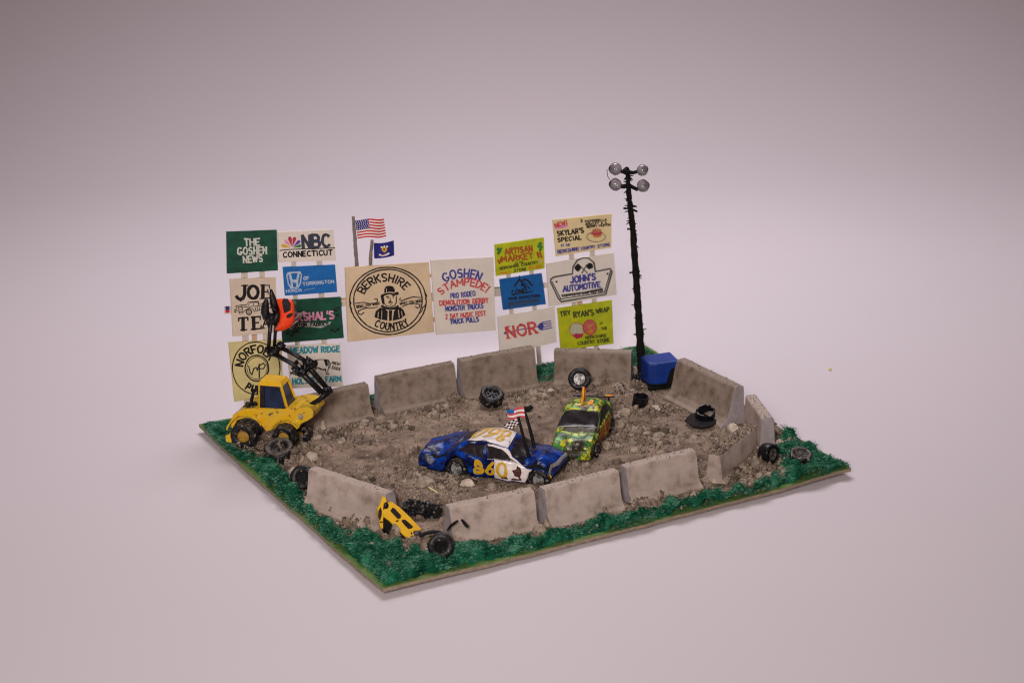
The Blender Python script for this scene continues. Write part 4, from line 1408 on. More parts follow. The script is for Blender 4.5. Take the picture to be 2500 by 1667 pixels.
k.text('AT', 1935, 715, 1985, 700, 30, 9, 'ink_olive', jit=2)
k.text('THE', 1960, 800, 2045, 785, 38, 11, 'ink_olive', jit=3)
k.text('BERKSHIRE', 1715, 935, 2030, 900, 40, 10, 'ink_olive', jit=3)
k.text('COUNTRY STORE', 1590, 1030, 2080, 970, 48, 10, 'ink_olive', jit=3)
k.build(r_, o_)


# the wooden frame that carries the signs
fo = SPL(850, 960, .2)
fo.z = board_bottom(fo.x, fo.y) + BT
fr = empty('sign_frame', fo, 'pale wooden lath frame of posts and slats carrying all the signs', 'frame')


def lath(pts, w, name, mt, d=.09, th=.08):
    """a thin wooden strip through photo points, w in photo pixels"""
    mb = MB()
    vs = []
    for i, (x, y) in enumerate(pts):
        a = Vector(pts[min(i + 1, len(pts) - 1)]) - Vector(pts[max(i - 1, 0)])
        n_ = Vector((-a.y, a.x)).normalized() * w / 2
        for s in (1, -1):
            for dd in (d, d + th):
                vs.append(SPL(x + n_.x * s, y + n_.y * s, dd))
    fs = []
    for i in range(len(pts) - 1):
        a = i * 4; b = a + 4
        fs += [(a, a + 2, b + 2, b), (a + 1, b + 1, b + 3, a + 3), (a, b, b + 1, a + 1), (a + 2, a + 3, b + 3, b + 2)]
    fs += [(0, 1, 3, 2)]; e = (len(pts) - 1) * 4; fs += [(e, e + 2, e + 3, e + 1)]
    return mk(name, vs, fs, M[mt], fr, origin=fo)


lath([(596, 580), (598, 780), (604, 1002)], 16, 'post', 'wood')
lath([(635, 578), (646, 780), (656, 995)], 13, 'post', 'wood')
lath([(620, 700), (623, 990)], 13, 'post', 'wood_tan', .18)
lath([(714, 580), (722, 740), (730, 930)], 12, 'post', 'wood')
lath([(776, 578), (786, 740), (797, 930)], 14, 'post', 'wood')
lath([(1236, 605), (1247, 740), (1262, 918)], 11, 'post', 'wood')
lath([(1292, 595), (1304, 740), (1320, 915)], 11, 'post', 'wood')
lath([(1391, 545), (1400, 720), (1405, 790), (1412, 905)], 12, 'post', 'wood')
lath([(1443, 540), (1450, 720), (1458, 905)], 12, 'post', 'wood')
lath([(1412, 700), (1430, 905)], 13, 'post', 'wood_tan', .18)
lath([(820, 731), (875, 729)], 7, 'slat', 'wood_tan', .17)
lath([(826, 742), (880, 741)], 13, 'slat', 'wood', .17)
lath([(1030, 674), (1075, 672)], 9, 'slat', 'wood_tan', .17)
lath([(1030, 726), (1080, 724)], 22, 'slat', 'wood', .17)
lath([(1040, 782), (1085, 779)], 12, 'slat', 'wood_tan', .17)
lath([(1190, 715), (1240, 712)], 20, 'slat', 'wood', .17)
lath([(1190, 704), (1235, 701.5)], 4, 'slat', 'ink_green', .26, .05)
lath([(1315, 698), (1350, 695)], 13, 'slat', 'wood', .17)
lath([(548, 757), (590, 755)], 19, 'slat', 'wood', .17)
sl = lath([(550.5, 753), (560, 752)], 9, 'slat', 'flag_blue', .13, .03)
sl = lath([(550.5, 761), (560, 760)], 6, 'slat', 'flag_red', .13, .03)


# flags above the big tan sign
def stick(pts, w0, w1, name='flagpole'):
    P_ = [SPL(x, y, .15) for x, y in pts]
    n_ = len(P_)
    Q = []
    for i in range(n_ - 1):
        for t in range(4): Q.append(P_[i].lerp(P_[i + 1], t / 4))
    Q.append(P_[-1])
    rad = [(w0 + (w1 - w0) * i / (len(Q) - 1)) for i in range(len(Q))]
    return Q, rad


Q, rad = stick([(862.3, 528.4), (864, 548), (866, 575), (868, 610), (871.5, 650), (874, 700)], .055, .075)
fp = empty('flag_on_pole', Q[-1], 'striped flag with white stars on a grey stick above the large tan sign', 'flag')
b = MB(); b.tube(Q, rad, 8, jit=.02); b.build('pole', M['pole_grey'], fp, origin=Q[-1])


def cloth(corn, nx_, ny_, wave, fn, mats, parent, org, name='cloth', plane=None, amp=.03, th=.02):
    """paper flag: corners TL,TR,BR,BL in photo pixels; wave(u,v) pixel lift; fn(i,j) material index"""
    pl = plane or SPL
    f, fs, mi_ = [], [], []
    for j in range(ny_ + 1):
        for i in range(nx_ + 1):
            u, v = i / nx_, j / ny_
            x = (corn[0][0] * (1 - u) + corn[1][0] * u) * (1 - v) + (corn[3][0] * (1 - u) + corn[2][0] * u) * v
            y = (corn[0][1] * (1 - u) + corn[1][1] * u) * (1 - v) + (corn[3][1] * (1 - u) + corn[2][1] * u) * v + wave(u, v)
            f.append(pl(x, y, .1 + amp * math.sin(u * 7 + v)))
    for j in range(ny_):
        for i in range(nx_):
            a = j * (nx_ + 1) + i
            fs.append((a, a + nx_ + 1, a + nx_ + 2, a + 1)); mi_.append(fn(i, j))
    o = mk(name, f, fs, mats, parent, midx=mi_, origin=org)
    s = o.modifiers.new('solid', 'SOLIDIFY'); s.thickness = th; s.offset = 1
    return o


wv = lambda u, v: 2.2 * math.sin(u * 8 + 1.0 + v) * (.4 + .6 * u)
cl = cloth([(867, 537.5), (936.5, 533), (942.5, 578), (873, 581.5)], 26, 13, wv, lambda i, j: 2 if (i < 12 and j < 7) else (0 if j % 2 == 0 else 1), [M['flag_red'], M['flag_white'], M['flag_blue']], fp, Q[-1])
ik = Ink(lambda x, y, o: SPL(x, y, .1 - .03) - SN * (o + .004), 3)
for j in range(5):
    for i in range(6):
        u, v = (i + .5 + .3 * (j % 2)) / 6 * .44, (j + .6) / 5 * .5
        x = 867 + u * 70 + v * 6; y = 537.5 - u * 4.5 + v * 45 + wv(u, v)
        ik.stroke([(x, y - .9), (x + .4, y + 1.2)], 1.0, 'flag_white', 'star')
for (nm, mt), mb2 in ik.d.items():
    mk('stars', mb2.V, mb2.F, M[mt], cl, origin=Q[-1])
Q, rad = stick([(908, 586.5), (906.5, 610), (905, 630), (904, 690)], .055, .07)
fp = empty('flag_on_pole', Q[-1], 'dark blue flag with a small gold and white crest on the shorter grey stick', 'flag')
b = MB(); b.tube(Q, rad, 8, jit=.02); b.build('pole', M['pole_grey'], fp, origin=Q[-1])
cl = cloth([(912.2, 593), (960.8, 588), (962, 623.5), (913.5, 631)], 16, 8, lambda u, v: 2.8 * math.sin(u * PI) * (1 - .3 * v) - 1.0 * u * (1 - v), lambda i, j: 0, [M['flag_blue']], fp, Q[-1], amp=.02)
ik = Ink(lambda x, y, o: SPL(*CF_(x, y), .06) - SN * o, 5)
ik.fill([(920, 850), (945, 880), (940, 940), (1000, 985), (1055, 940), (1060, 880), (1000, 860)], 'ink_gold', 'crest')
ik.dot(995, 910, 26, 'ink_brown', 'crest')
for x, y in ((938, 865), (998, 850), (1058, 850)): ik.dot(x, y, 23, 'flag_white', 'crest')
ik.stroke([(890, 1035), (960, 1048), (1050, 1035), (1095, 1000)], 26, 'flag_white', 'crest', jit=3)
ik.stroke([(930, 1038), (1010, 1045)], 12, 'ink_red', 'crest', jit=3)
for (nm, mt), mb2 in ik.d.items():
    mk('crest', mb2.V, mb2.F, M[mt], cl, origin=Q[-1])

# ------------------------------------------------------------------ light tower
tb = G(1568, 925, .1)
T = lambda x, y, d=0: V(x, y, tb, d)
tw = empty('light_tower', tb, 'tall rough black light mast with four glass globes beside the blue box', 'light mast')
CT = crop(1460, 380, 8.71)
CTL = crop(1450, 380, 2.704)
b = MB()
pp = [(1568, 925), (1565, 880), (1562, 820), (1557, 740), (1552, 660), (1545, 560), (1539, 510), (1535, 470), (1533, 435), (1531, 412)]
pts = []
for i in range(len(pp) - 1):
    for t in range(8):
        a = t / 8
        pts.append(T(pp[i][0] * (1 - a) + pp[i + 1][0] * a, pp[i][1] * (1 - a) + pp[i + 1][1] * a))
pts.append(T(*pp[-1]))
n_ = len(pts)
rd = [(.155 - .085 * (i / n_)) * (1 + .22 * noise.noise(Vector((i * .7, 0, 0)))) for i in range(n_)]
b.tube(pts, rd, 10, jit=.03)
b.ball(T(1530, 418), .14, 6, jit=.06)
b.build('mast', M['black_m'], tw, origin=tb)
b = MB()
tr_ = random.Random(11)
for i in range(90):
    t = tr_.uniform(.05, .93); k_ = int(t * (n_ - 1)); p = pts[k_]
    a = tr_.uniform(0, 2 * PI)
    q = p + Vector((math.cos(a), math.sin(a), tr_.uniform(-.7, .5))) * tr_.uniform(.13, .25)
    b.tube([p, p.lerp(q, .6) + Vector((0, 0, .02)), q], [.04, .025, .01], 5)
for x0, y0, x1, y1 in ((1522, 509, 1540, 509), (1540, 508, 1556, 517), (1540, 505, 1554, 504), (1531, 559, 1543, 560), (1536, 666, 1562, 662), (1530, 490, 1536, 470)):
    b.tube([T(x0, y0), T(x1, y1)], .035, 6, jit=.02)
b.build('wire_wrap', M['black_m'], tw, origin=tb)
b = MB()
for x0, y0, x1, y1 in ((1532, 424, 1512, 416), (1532, 420, 1556, 419), (1534, 452, 1514, 456), (1534, 452, 1558, 462)):
    b.tube([T(x0, y0), T((x0 + x1) / 2, (y0 + y1) / 2 + 1), T(x1, y1)], .065, 7, jit=.04)
b.tube([T(1482, 414), T(1483, 430), T(1490, 440)], .012, 5)
b.build('lamp_arm', M['black_m'], tw, origin=tb)
for (x, y, r, cx_, cy_) in ((1503, 413, .215, -.75, -.1), (1568, 416, .195, .7, .35), (1503, 451, .21, -.75, .1), (1570, 454, .21, .75, 0)):
    b = MB(); c = T(x, y); b.ball(c, r, 14, sc=(1, 1, 1.05), jit=.015)
    g = b.build('lamp_globe', M['globe'], tw, True, origin=tb)
    b = MB()
    ax = (RH * cx_ + Vector((0, 0, cy_ * .4)) + FH * .45).normalized()
    fm = ax.to_track_quat('Z', 'Y').to_matrix().to_4x4(); fm.translation = c
    b.lathe([(.0, r * 1.12), (r * .35, r * 1.1), (r * .62, r * .86), (r * .84, r * .58), (r * .80, r * .56)], 16, fm)
    b.build('lamp_cap', M['black'], g, True, origin=tb)
b = MB()
for i in range(26):
    a = tr_.uniform(0, 2 * PI); rr_ = tr_.uniform(.05, .38)
    b.ball(tb + Vector((math.cos(a) * rr_, math.sin(a) * rr_, tr_.uniform(0, .28))), tr_.uniform(.06, .14), 5, jit=.05)
b.build('footing', M['tyre'], tw, origin=tb)

# ------------------------------------------------------------------ blue box behind the slanting barrier
bc = G(1612, 935, .1)
bx = empty('storage_box', bc, 'royal blue box with a burnt black hole in its side behind the slanting barrier', 'box')
b = MB()
vsb = [(1572, 862, -.3), (1592, 872, -.62), (1662, 860, -.1)]
C_ = V(1615, 925, bc)
hd = math.atan2(RH.y, RH.x)
X1 = Vector((math.cos(hd + .30), math.sin(hd + .30), 0)); Y1 = Vector((-X1.y, X1.x, 0))
def BX(x, y, z): return bc + X1 * x + Y1 * y + Vector((0, 0, z))
w2, d2, h0, h1 = .56, .44, .12, .90
h0 = .03
out = [(-w2, -d2 * .6), (-w2 * .55, -d2), (w2, -d2), (w2, d2), (-w2, d2)]
low = [BX(x, y, h0) for x, y in out]; hi = [BX(x, y, h1 + (.06 if y > 0 else 0)) for x, y in out]
n5 = len(out)
b.add(low + hi, [tuple(range(n5 - 1, -1, -1)), tuple(range(n5, 2 * n5))] + [(i, (i + 1) % n5, n5 + (i + 1) % n5, n5 + i) for i in range(n5)])
bevel(b.build('shell', M['blue_box'], bx, origin=bc), .06, 3)
b = MB()
b.prism([BX(w2 * .05, -d2 - .015, .1), BX(w2 * .22, -d2 - .015, .38), BX(w2 * .35, -d2 - .015, .6), BX(w2 * .55, -d2 - .015, .66), BX(w2 + .02, -d2 - .015, .72), BX(w2 + .02, -d2 - .015, .1)], Y1 * .03)
b.build('opening_dark', M['black_m'], bx, origin=bc)  # black slab on the wall, paints the dark inside the hole
b = MB(); b.box(BX(.02, 0, .1), (w2 * 2 + .05, d2 * 2 + .05, .10), rot=Matrix.Rotation(hd + .30, 3, 'Z')); b.box(BX(-.1, -d2 - .1, .06), (1.1, .2, .10), rot=Matrix.Rotation(hd + .30, 3, 'Z'))
b.build('skid', M['black_m'], bx, origin=bc)


# ------------------------------------------------------------------ tyres and wheels
def tyre_parts(root, r, w, hub='rim_dark', rub='tyre', spokes=5, hole=False, jit=.02, hubr=.5):
    b = MB(); n = 36
    prof = [(r * hubr, -w / 2 * .75), (r * .62, -w / 2), (r * .86, -w / 2 * 1.02), (r * .97, -w / 2 * .8), (r, -w / 2 * .4), (r * 1.0, 0), (r, w / 2 * .4), (r * .97, w / 2 * .8), (r * .86, w / 2 * 1.02), (r * .62, w / 2), (r * hubr, w / 2 * .75), (r * hubr * .98, 0)]
    b.lathe(prof, n, None, closed=True, jit=jit)
    # tread notches
    for k in range(n):
        if k % 2:
            for j in (4, 5, 6): b.V[j * n + k] *= .965
    b.build('tyre', M[rub], root, True)
    if hole: return
    b = MB()
    z = w * .28
    b.lathe([(r * hubr * 1.02, z - .06 * r), (r * hubr * 1.02, z), (r * hubr * .86, z), (r * hubr * .82, z - .10 * r), (0.001, z - .10 * r)], 24)
    for k in range(spokes):
        a = 2 * PI * k / spokes
        b.box((math.cos(a) * r * hubr * .48, math.sin(a) * r * hubr * .48, z - .03 * r), (r * hubr * .85, r * .10, r * .09), rot=Matrix.Rotation(a, 3, 'Z'))
    b.ball((0, 0, z - .02 * r), r * hubr * .26, 6)
    b.build('rim', M[hub], root)


def wheel(px, py, r, w, ax, label, lift=None, **kw):
    """axis ax is in camera-ground terms: (right, away, up)"""
    p = G(px, py)
    c = V(px, py, p)
    root = empty('tyre', p, label, 'tyre', 'loose tyres and wheels around the arena')
    A = (RH * ax[0] + FH * ax[1] + Vector((0, 0, ax[2]))).normalized()
    # contact height so that it rests on the ground
    ext = r * math.sqrt(max(0, 1 - A.z ** 2)) + w / 2 * abs(A.z)
    out_ = float(sdf(np.array([p.x]), np.array([p.y]))[0]) < .1
    gz = max(dz(p.x, p.y), board_bottom(p.x, p.y) + BT + (.24 if out_ else .03))
    z = gz + ext * .86
    # slide along the view ray to that height
    q = Gz(px, py, z)
    root.location = q
    root.rotation_euler = A.to_track_quat('Z', 'Y').to_euler()
    tyre_parts(root, r, w, **kw)
    return root


wheel(1200, 968, .42, .38, (.2, -.4, .9), 'round black tyre lying tilted at the foot of the tallest back barrier', spokes=6, hub='tyre_clean')
t3 = wheel(1415, 924, .40, .26, (-.1, -1, .22), 'tyre with a bright silver hub leaning on the back barrier', hub='rim', spokes=4)
wheel(1876, 1106, .32, .42, (.62, -.75, .12), 'wheel with thin radial spokes standing on dirt by the caked barrier', rub='tyre_clean', spokes=9, hubr=.78)
wheel(1955, 1112, .36, .22, (.1, -.25, .95), 'dusty spoked wheel lying flat in the green grass', rub='tyre_dusty', spokes=9, hubr=.7)
wheel(682, 1102, .50, .44, (-.05, -.34, .92), 'big dusty tyre half lying in front of the loader', rub='tyre_dusty', hub='tyre_dusty', spokes=0, hubr=.42)
wheel(740, 1165, .39, .34, (-.25, -.9, .5), 'black tyre wedged against the end of the angled side barrier', rub='tyre', spokes=3, hubr=.42, hub='tyre_clean')
wheel(1076, 1331, .38, .30, (.15, -1, .25), 'muddy black tyre standing at the nose of the yellow wreck', rub='tyre', spokes=3, hubr=.4, hub='black_m')


def cup(px, py, r, h, label, disc=None, tilt=(0, -.2, 1)):
    p = G(px, py)
    z = dz(p.x, p.y)
    q = Gz(px, py, z + h * .3); q.z = z
    root = empty('broken_tyre', q, label, 'tyre', 'loose tyres and wheels around the arena')
    A = (RH * tilt[0] + FH * tilt[1] + Vector((0, 0, tilt[2]))).normalized()
    root.rotation_euler = A.to_track_quat('Z', 'Y').to_euler()
    b = MB()
    b.lathe([(r * .8, 0.02), (r, 0), (r * 1.03, h * .5), (r, h), (r * .86, h), (r * .84, .06)], 30, closed=True, jit=.03)
    n = 30
    for k in range(n): dz_ = .07 * noise.noise(Vector((k * .9, 0, 5))); b.V[3 * n + k].z += dz_; b.V[4 * n + k].z += dz_
    b.build('rubber_ring', M['tyre_clean'], root)
    if disc:
        b = MB()
        pl = [(disc * math.cos(a), disc * math.sin(a), 0) for a in np.linspace(R(170), R(370), 22)]
        c_ = root.rotation_euler.to_matrix().inverted() @ (RH * -.18 + FH * .05)
        c_.z = 0
        b.prism([Vector(p_) + c_ for p_ in pl], (0, 0, .06))
        b.build('sidewall', M['tyre_clean'], root)
    return root


cup(1561, 985, .26, .42, 'small open black rubber cup standing on the dirt behind the green car', tilt=(.15, -.1, 1))
cc = cup(1722, 1018, .32, .42, 'torn black tyre with a flat half disc at the foot of the slanting barrier', tilt=(0, -.28, 1))
b = MB()
q = G(1700, 1030)
cz = dz(q.x, q.y)
pl = []
for (x, y) in ((1671, 1028), (1685, 1014), (1702, 1008), (1730, 1012), (1752, 1020), (1748, 1034), (1735, 1042), (1715, 1047), (1693, 1043)):
    g = Gz(x, y, cz + .12); pl.append(g)
# lay the half disc beside the ring, resting on the dirt
root = cc
mi_ = root.matrix_basis.inverted()
b.prism([mi_ @ p_ for p_ in pl], mi_.to_3x3() @ Vector((0, 0, .05)))
b.build('sidewall', M['tyre_clean'], root)
# small black scrap behind the car flags
p = G(1291, 1000); p.z = dz(p.x, p.y)
b = MB(); b.ball((0, 0, .06), .15, 7, jit=.08, sc=(1, .8, .8))
o = b.build('rubber_scrap', M['black_m']); o.location = p
tag(o, 'small crumpled black scrap on the dirt behind the car flags', 'scrap')

# ------------------------------------------------------------------ car bodies
def spl(keys, x):
    """monotone-ish cubic through (x, value...) rows"""
    if x <= keys[0][0]: return list(keys[0][1:])
    if x >= keys[-1][0]: return list(keys[-1][1:])
    for i in range(len(keys) - 1):
        if keys[i][0] <= x <= keys[i + 1][0]: break
    x0, x1 = keys[i][0], keys[i + 1][0]
    t = (x - x0) / (x1 - x0)
    out = []
    for c in range(1, len(keys[0])):
        p1, p2 = keys[i][c], keys[i + 1][c]
        m1 = 0 if i == 0 else (p2 - keys[i - 1][c]) / (x1 - keys[i - 1][0]) * (x1 - x0)
        m2 = 0 if i + 2 >= len(keys) else (keys[i + 2][c] - p1) / (keys[i + 2][0] - x0) * (x1 - x0)
        m1 *= .7; m2 *= .7
        h = (2 * t ** 3 - 3 * t * t + 1) * p1 + (t ** 3 - 2 * t * t + t) * m1 + (-2 * t ** 3 + 3 * t * t) * p2 + (t ** 3 - t * t) * m2
        out.append(h)
    return out


class Body:
    def __init__(s, keys, arches, ar, dent=.04, seed=0, dents=()):
        s.k, s.ar, s.r, s.dent, s.seed, s.dents = keys, arches, ar, dent, seed, dents
        s.x0, s.x1 = keys[0][0], keys[-1][0]

    def P(s, x, t, off=0.0):
        """t 0..6 runs from the right sill over the roof to the left sill (right = -y)"""
        side = -1 if t <= 3 else 1
        tt = t if t <= 3 else 6 - t
        zb, zm, zt, wm, wt = spl(s.k, x)
        for a in s.ar:
            if abs(x - a) < s.r: zb = max(zb, s.zc + math.sqrt(s.r ** 2 - (x - a) ** 2))
        zb = min(zb, zm - .12)
        ze = zm + (zt - zm) * .84
        kn = [(0, wm * .93, zb), (.25, wm * .99, zb + (zm - zb) * .25), (.6, wm, zb + (zm - zb) * .6), (.92, wm * .985, zm - .02), (1, wm * .96, zm + (zt - zm) * .02), (1.08, wm * .93 * (1 - .0) + wt * 0.0, zm + (ze - zm) * .08), (1.9, wt * 1.05 + (wm - wt) * .04, zm + (ze - zm) * .92), (2.1, wt * .94, ze + (zt - ze) * .35), (2.4, wt * .68, ze + (zt - ze) * .78), (3, 0, zt)]
        if zt - zm < .25:   # hood or boot: broad shoulders
            kn[5] = (1.08, wm * .93, zm + (ze - zm) * .3)
        for i in range(len(kn) - 1):
            if kn[i][0] <= tt <= kn[i + 1][0]: break
        a, b_ = kn[i], kn[i + 1]
        f = (tt - a[0]) / (b_[0] - a[0])
        y, z = a[1] + (b_[1] - a[1]) * f, a[2] + (b_[2] - a[2]) * f
        p = Vector((x, side * y, z))
        q = p * 1.0
        n_ = noise.noise_vector(Vector((q.x * 1.3 + s.seed, q.y * 1.3, q.z * 1.3))) * s.dent + noise.noise_vector(Vector((q.x * 4 + s.seed, q.y * 4, q.z * 4))) * s.dent * .3
        p += n_
        for (dx, dy, dzz, rr_, vx, vy, vz) in s.dents:
            d_ = (Vector((dx, dy, dzz)) - q).length
            if d_ < rr_:
                w_ = (1 - d_ / rr_) ** 2 * (3 - 2 * (1 - d_ / rr_))
                p += Vector((vx, vy, vz)) * w_
        if off:
            e = .02
            a1 = s.P(min(x + e, s.x1), t); a0 = s.P(max(x - e, s.x0), t)
            b1 = s.P(x, min(t + e, 6)); b0 = s.P(x, max(t - e, 0))
            nn = (a1 - a0).cross(b1 - b0)
            if nn.length > 1e-9:
                nn.normalize()
                if nn.dot(Vector((0, p.y, (p.z - .5)))) < 0: nn = -nn
                p += nn * off
        return p

    def mesh(s, nx_=90, nt=60):
        ts = sorted(set([6 * i / nt for i in range(nt + 1)] + [.92, 1, 1.08, 1.9, 2.1, 2.4, 3.6, 3.9, 4.1, 4.92, 5, 5.08]))
        xs = list(np.linspace(s.x0, s.x1, nx_))
        vs, fs = [], []
        for x in xs:
            for t in ts: vs.append(s.P(x, t))
        m_ = len(ts)
        for i in range(len(xs) - 1):
            for j in range(m_ - 1):
                fs.append((i * m_ + j, i * m_ + j + 1, (i + 1) * m_ + j + 1, (i + 1) * m_ + j))
        fs.append(tuple(range(m_ - 1, -1, -1)))
        e = (len(xs) - 1) * m_
        fs.append(tuple(e + j for j in range(m_)))
        # floor
        for i in range(len(xs) - 1):
            fs.append((i * m_, (i + 1) * m_, (i + 1) * m_ + m_ - 1, i * m_ + m_ - 1))
        return vs, fs

    def patch(s, name, root, mt, poly, off=.012, nsub=6):
        """polygon in (x,t) laid on the skin; subdivided fan of a convex-ish outline by scanlines in x"""
        xs_ = [p[0] for p in poly]
        x0, x1 = min(xs_), max(xs_)
        nX = max(4, int((x1 - x0) / .06))
        vs, fs, rows = [], [], []
        for i in range(nX + 1):
            x = x0 + (x1 - x0) * (i / nX) * .9998 + 1e-4 * (x1 - x0)
            tsx = []
            for k_ in range(len(poly)):
                a, b_ = poly[k_], poly[(k_ + 1) % len(poly)]
                if (a[0] <= x < b_[0]) or (b_[0] <= x < a[0]):
                    tsx.append(a[1] + (b_[1] - a[1]) * (x - a[0]) / (b_[0] - a[0]))
            if len(tsx) < 2: rows.append(None); continue
            lo, hi_ = min(tsx), max(tsx)
            nT = max(3, int(abs(hi_ - lo) / .12)) if False else nsub
            r0 = len(vs)
            for j in range(nT + 1): vs.append(s.P(x, lo + (hi_ - lo) * j / nT, off))
            rows.append((r0, nT))
        for i in range(nX):
            if rows[i] and rows[i + 1]:
                a, b_ = rows[i][0], rows[i + 1][0]
                for j in range(nsub): fs.append((a + j, a + j + 1, b_ + j + 1, b_ + j))
        return mk(name, vs, fs, M[mt], root, True)


def car_wheels(root, B, r, w, yw, hub, rub='tyre', spokes=5):
    for a in B.ar:
        for sgn in (-1, 1):
            wroot = bpy.data.objects.new('wheel', None); COL.objects.link(wroot); wroot.parent = root
            wroot.location = (a, sgn * yw, r * .96)
            wroot.rotation_euler = (R(90) if sgn < 0 else R(-90), 0, 0)
            tyre_parts(wroot, r, w, hub, rub, spokes, jit=.01, hubr=.56)


# blue and white derby car ------------------------------------------
ga, gb = G(1115, 1160), G(1315, 1183)
hd = math.atan2(gb.y - ga.y, gb.x - ga.x)
wb_ = (gb - ga).length
cpos = (ga + gb) / 2 + Vector((-math.sin(hd), math.cos(hd), 0)) * .85
cpos.z = min(dz(ga.x, ga.y), dz(gb.x, gb.y)) - .12
car = empty('derby_car', cpos, 'battered blue and white derby car numbered 860 with two flags on its bonnet', 'car', rot=(R(-1.5), R(1.5), hd))
hb = wb_ / 2
KB = [(-2.75, .26, .52, .60, .66, .5), (-2.64, .2, .70, .78, .82, .65), (-2.1, .18, .82, .92, .90, .70), (-1.65, .18, .84, .97, .93, .66), (-1.14, .18, .85, 1.20, .95, .62),
      (-.5, .18, .84, 1.30, .96, .64), (-.02, .18, .83, 1.26, .96, .64), (.78, .18, .82, .94, .93, .70), (1.25, .18, .80, .96, .90, .74), (1.56, .2, .72, .87, .84, .70), (1.72, .26, .60, .73, .76, .62), (1.77, .30, .52, .64, .68, .54)]
Body.zc = .28
BL = Body(KB, [], (-hb, hb), .05, 3) if False else Body(KB, None, None)
BL.ar = (-hb, hb); BL.r = .42; BL.dent = .11; BL.seed = 3
BL.dents = [(-2.1, -.75, .85, .7, .0, .14, -.24), (.95, -.75, .9, .40, 0, .06, -.18), (1.9, -.6, .7, .4, -.10, .05, .03), (-1.4, 0, 1.1, .5, 0, 0, -.07), (-2.4, .3, .8, .5, 0, 0, .08), (1.3, .1, .95, .5, 0, 0, .06)]
vs, fs = BL.mesh()
mk('body', vs, fs, M['blue'], car, True)
BL.patch('roof_panel', car, 'white', [(-1.08, 2.12), (-1.02, 3.9), (0.12, 3.9), (0.20, 2.12)], .014, 14)
BL.patch('windscreen', car, 'glass', [(0.30, 2.05), (0.30, 3.95), (0.78, 4.5), (0.78, 1.5)], .012, 14)
BL.patch('rear_window', car, 'glass', [(-1.52, 1.6), (-1.52, 4.4), (-1.20, 3.95), (-1.20, 2.05)], .012, 14)
dp = BL.patch('door', car, 'white', [(-.10, .06), (-.12, .98), (-0.40, 1.95), (0.20, 2.06), (0.32, 1.95), (0.82, 1.0), (1.14, .5), (1.10, .06)], .012, 22)
w1_ = BL.patch('side_window', car, 'glass', [(-1.35, 1.10), (-1.16, 1.55), (-1.02, 1.78), (-0.52, 1.85), (-0.44, 1.10)], .018, 8)
w2_ = BL.patch('side_window', car, 'glass', [(-0.32, 1.12), (-0.38, 1.84), (0.04, 1.86), (0.30, 1.55), (0.56, 1.10)], .022, 8)
BL.patch('side_window', car, 'glass', [(-1.35, 4.9), (-1.16, 4.45), (-1.02, 4.22), (0.04, 4.14), (0.56, 4.9)], .018, 8)
BL.patch('window_trim', w2_, 'silver', [(-0.32, 1.03), (-0.32, 1.10), (0.62, 1.10), (0.65, 1.02)], .024, 3)
BL.patch('fender_gap_dark', car, 'black_m', [(1.16, .55), (0.88, 1.12), (1.20, 1.16), (1.68, 1.08), (1.80, .9), (1.5, .78)], .014, 8)  # black patch on the skin, paints the dark inside the gap
BL.patch('tail_dent_dark', car, 'black_m', [(-2.35, .85), (-2.2, 1.3), (-1.7, 1.25), (-1.75, .9)], .01, 6)  # black patch on the skin, paints shade into the crumpled tail
BL.patch('bumper', car, 'silver', [(1.69, .5), (1.69, 4.6), (1.755, 4.6), (1.755, .5)], .02, 30)
BL.patch('front_light', car, 'num', [(1.72, .2), (1.72, .55), (1.765, .55), (1.765, .2)], .03, 4)
# numbers
ik = Ink(lambda x, y, o: BL.P(x, y, .018 + o * .6), 3, base=.003)
ik.bold = 1.05; ik.sub = .06


def side_num(ik, txt, x0, x1, t0, h, w, mt):
    ik.text(txt, x0, t0, x1, t0, h, w, mt, 'number', jit=.006, flip=-1)


ik.text('860', -.72, .22, .28, .22, .66, .105, 'num', 'number', jit=.012, flip=-1)
for x_, y_ in ((-.60, .28), (-.56, .80), (-.50, .5)): ik.dot(x_, y_, .09, 'num', 'number', .12)
for poly in ([(0.42, .10), (0.56, .42), (0.46, .62), (0.62, .70), (0.66, .9), (0.76, .82), (0.80, .60), (0.74, .3), (0.78, .12)], [(0.12, .10), (0.14, .28), (0.30, .30), (0.36, .14)]):
    ik.fill(poly, 'maroon', 'paint_splash', jit=.01)
for (nm, mt), mb2 in ik.d.items():
    mk(nm, mb2.V, mb2.F, M[mt], dp)
ik = Ink(lambda x, y, o: BL.P(x, y, .026 + o * .6), 4, base=.003)
ik.bold = 1.0; ik.sub = .06
ik.text('860', -.02, 3.62, -1.02, 3.68, 1.15, .115, 'num', 'number', jit=.012, flip=-1)
for (nm, mt), mb2 in ik.d.items():
    mk(nm, mb2.V, mb2.F, M[mt], car)
car_wheels(car, BL, .34, .26, .80, 'rim', 'tyre_dusty', 7)
# sills / chassis
b = MB(); b.box((-.45, 0, .2), (3.9, 1.5, .16)); b.build('chassis', M['black_m'], car)
